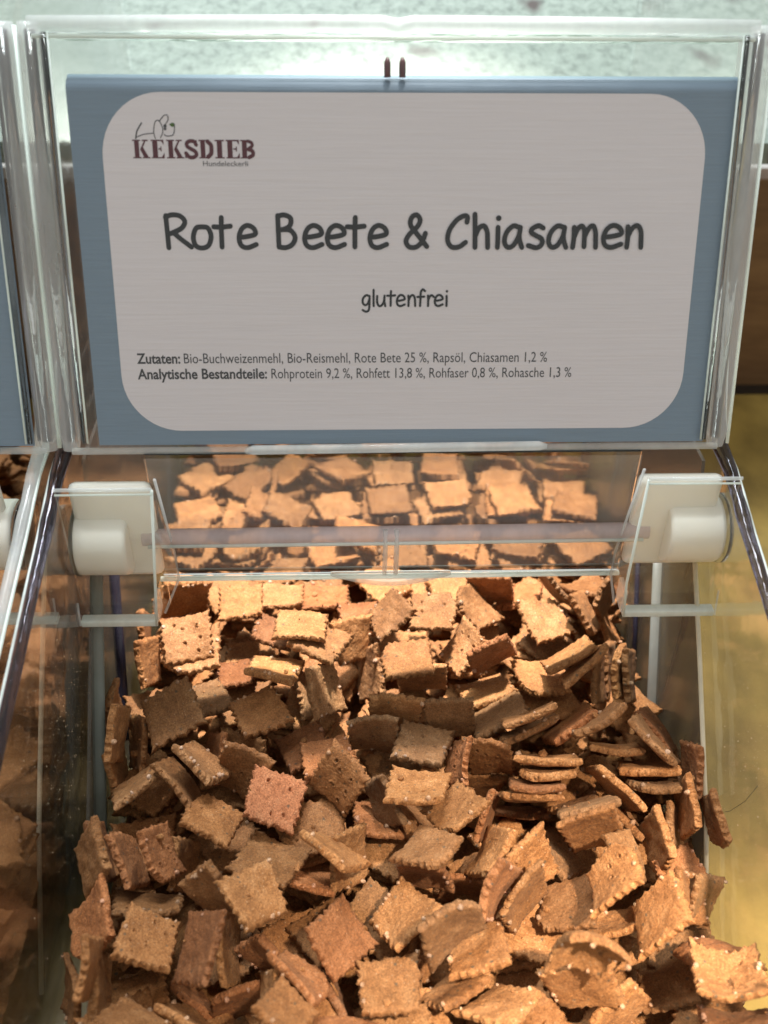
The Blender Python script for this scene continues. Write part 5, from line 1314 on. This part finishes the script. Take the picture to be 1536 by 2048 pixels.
for i,ln in enumerate(DATA.splitlines()):
    f=ln.split('|'); k=f[0]; n=[float(v) for v in f[1].split()]
    P=Vector(n[:3])/1e4-Vector((.010 if k in 'nN' else 0,0,0)); q=Quaternion(n[3:7]).normalized(); s,sy=n[7]/1e4,n[8]/1e4
    M=Matrix.LocRotScale(P,q,Vector((s*.985,sy*.985,.0218)))
    if k in 'SN':
        v,fc=lowd[i%len(lowd)]; A=np.array(M); w=(np.c_[v,np.ones(len(v))]@A.T)[:,:3]/.0218
        V_,F_=stuff[k]; o=sum(len(x) for x in V_); V_.append(w); F_.extend(tuple(o+a for a in p) for p in fc); continue
    fl=f[2]; lab=f[3]
    if k=='a':
        key='t' if ('t' in fl and 'h' in fl) else 'w' if 'w' in fl else 'h' if 'h' in fl else 'n' if 'n' in fl else 'p'
        if key=='h' and 'hw' in fl: key='w'
    else: key=rnd.choice('pppnnh')
    L=VAR[key]; cnt[key]=cnt.get(key,0)+1; me=L[cnt[key]%len(L)]
    o=bpy.data.objects.new('biscuit',me); col.objects.link(o)
    if key not in 'w':                       # turn the face by quarter turns so shared shapes do not line up
        M=M@Matrix.Rotation(R(90*rnd.randrange(4)),4,'Z') if abs(s-sy)<.0015 else M@Matrix.Rotation(R(180*rnd.randrange(2)),4,'Z')
    o.matrix_world=M
    t=TINT['r' if 'r' in fl else 'g' if 'g' in fl else '-']; b=rnd.uniform(.66,1.30); h_=rnd.uniform(-.05,.05)
    o.color=(t[0]*b*(1+h_),t[1]*b,t[2]*b*(1-h_),1)
    tag(o,lab,'biscuit',group[k])
for k,(V_,F_) in stuff.items():
    if not V_: continue
    V_=np.concatenate(V_); me=bpy.data.meshes.new('buried_biscuits'); me.from_pydata(V_.tolist(),[],F_); me.materials.append(DOUGH); me.polygons.foreach_set('use_smooth',[True]*len(F_))
    o=bpy.data.objects.new('buried_biscuits',me); col.objects.link(o); o.scale=(.0218,)*3
    tag(o,'mass of brown biscuits under the heap in the open bin' if k=='S' else 'mass of brown biscuits deeper in the left bin','biscuits',kind='stuff')
# crumb-coloured sheet added under the heap, dark to stand for shaded gaps
def crumb_bed(x0,x1,z0,seed,lab):
    rg=np.random.default_rng(seed); nx,ny=60,100; v=[];f=[]
    for j in range(ny+1):
        for i in range(nx+1): v.append((x0+(x1-x0)*i/nx,.08+.385*j/ny,z0+rg.uniform(-.002,.002)))
    for j in range(ny):
        for i in range(nx): a=j*(nx+1)+i; f.append((a,a+1,a+nx+2,a+nx+1))
    v=np.array(v)/.0218; o=obj('crumbs',v,f,CRUMB); o.scale=(.0218,)*3; tag(o,lab,'crumbs',kind='stuff')
crumb_bed(-.1065,.1045,.004,1,'dark crumb-coloured layer added under the biscuits in the open bin'); crumb_bed(-.345,-.128,.020,2,'dark crumb-coloured layer added under the biscuits in the left bin')
# dust of fine crumbs clinging to the inside of the side walls
def dust(n,x,ys,zs,seed,parent_x,lab):
    rg=random.Random(seed); v=[];f=[]
    for k in range(n):
        y=rg.gauss(ys[0],ys[1]); z=rg.gauss(zs[0],zs[1]); r=rg.uniform(.00007,.00020) if rg.random()<.9 else .0003; b=len(v)
        v+=[(x,y,z+r),(x,y+r,z-r*.6),(x,y-r,z-r*.6),(x-math.copysign(r,x),y,z)]; f+=[(b,b+1,b+2),(b,b+3,b+1),(b+1,b+3,b+2),(b+2,b+3,b)]
    o=obj('crumb_dust',v,f,plain('pale_dust',(.55,.40,.25),.8)); tag(o,lab,'dust',kind='stuff')
dust(420,-.1146,(.215,.022),(.068,.020),4,0,'fine pale crumbs clinging to the left wall'); dust(260,.1090,(.215,.028),(.075,.022),9,0,'fine pale crumbs clinging to the right wall')

# broken bits and flour-fine crumbs lying on top of the heap
dg=bpy.context.evaluated_depsgraph_get(); rg=random.Random(77); v=[];f=[]
bm=bmesh.new(); bmesh.ops.create_icosphere(bm,subdivisions=1,radius=1); iv=[p.co.copy() for p in bm.verts]; fi=[tuple(p.index for p in q_.verts) for q_ in bm.faces]; bm.free()
k=0
while k<330:
    k+=1; x=rg.uniform(-.108,.104); y=rg.uniform(.13,.34); r=rg.uniform(.0002,.0006) if rg.random()<.9 else rg.uniform(.0008,.0017)
    ok,loc,nrm,_,ob,_=sc.ray_cast(dg,Vector((x,y,.088)),Vector((0,0,-1)))
    if not ok or not ob.name.startswith('biscuit'): continue
    b=len(v); s3=[r*rg.uniform(.6,1.3) for _ in range(3)]
    for p in iv: v.append((Vector((p.x*s3[0],p.y*s3[1],p.z*s3[2]))*rg.uniform(.75,1.2)+loc+nrm*r*.4)/.0218)
    f+=[tuple(b+a for a in q_) for q_ in fi]
o=obj('crumbs',v,f,DOUGH,smooth=False); o.scale=(.0218,)*3; tag(o,'small crumbs scattered over the heaped biscuits',kind='stuff')
h=tube('hair',[(.1092,.205,.0375),(.1092,.196,.052),(.1092,.190,.066),(.1092,.187,.078)],.00008,INK,seg=5); tag(h,'fine dark hair stuck to the right clear wall','hair')
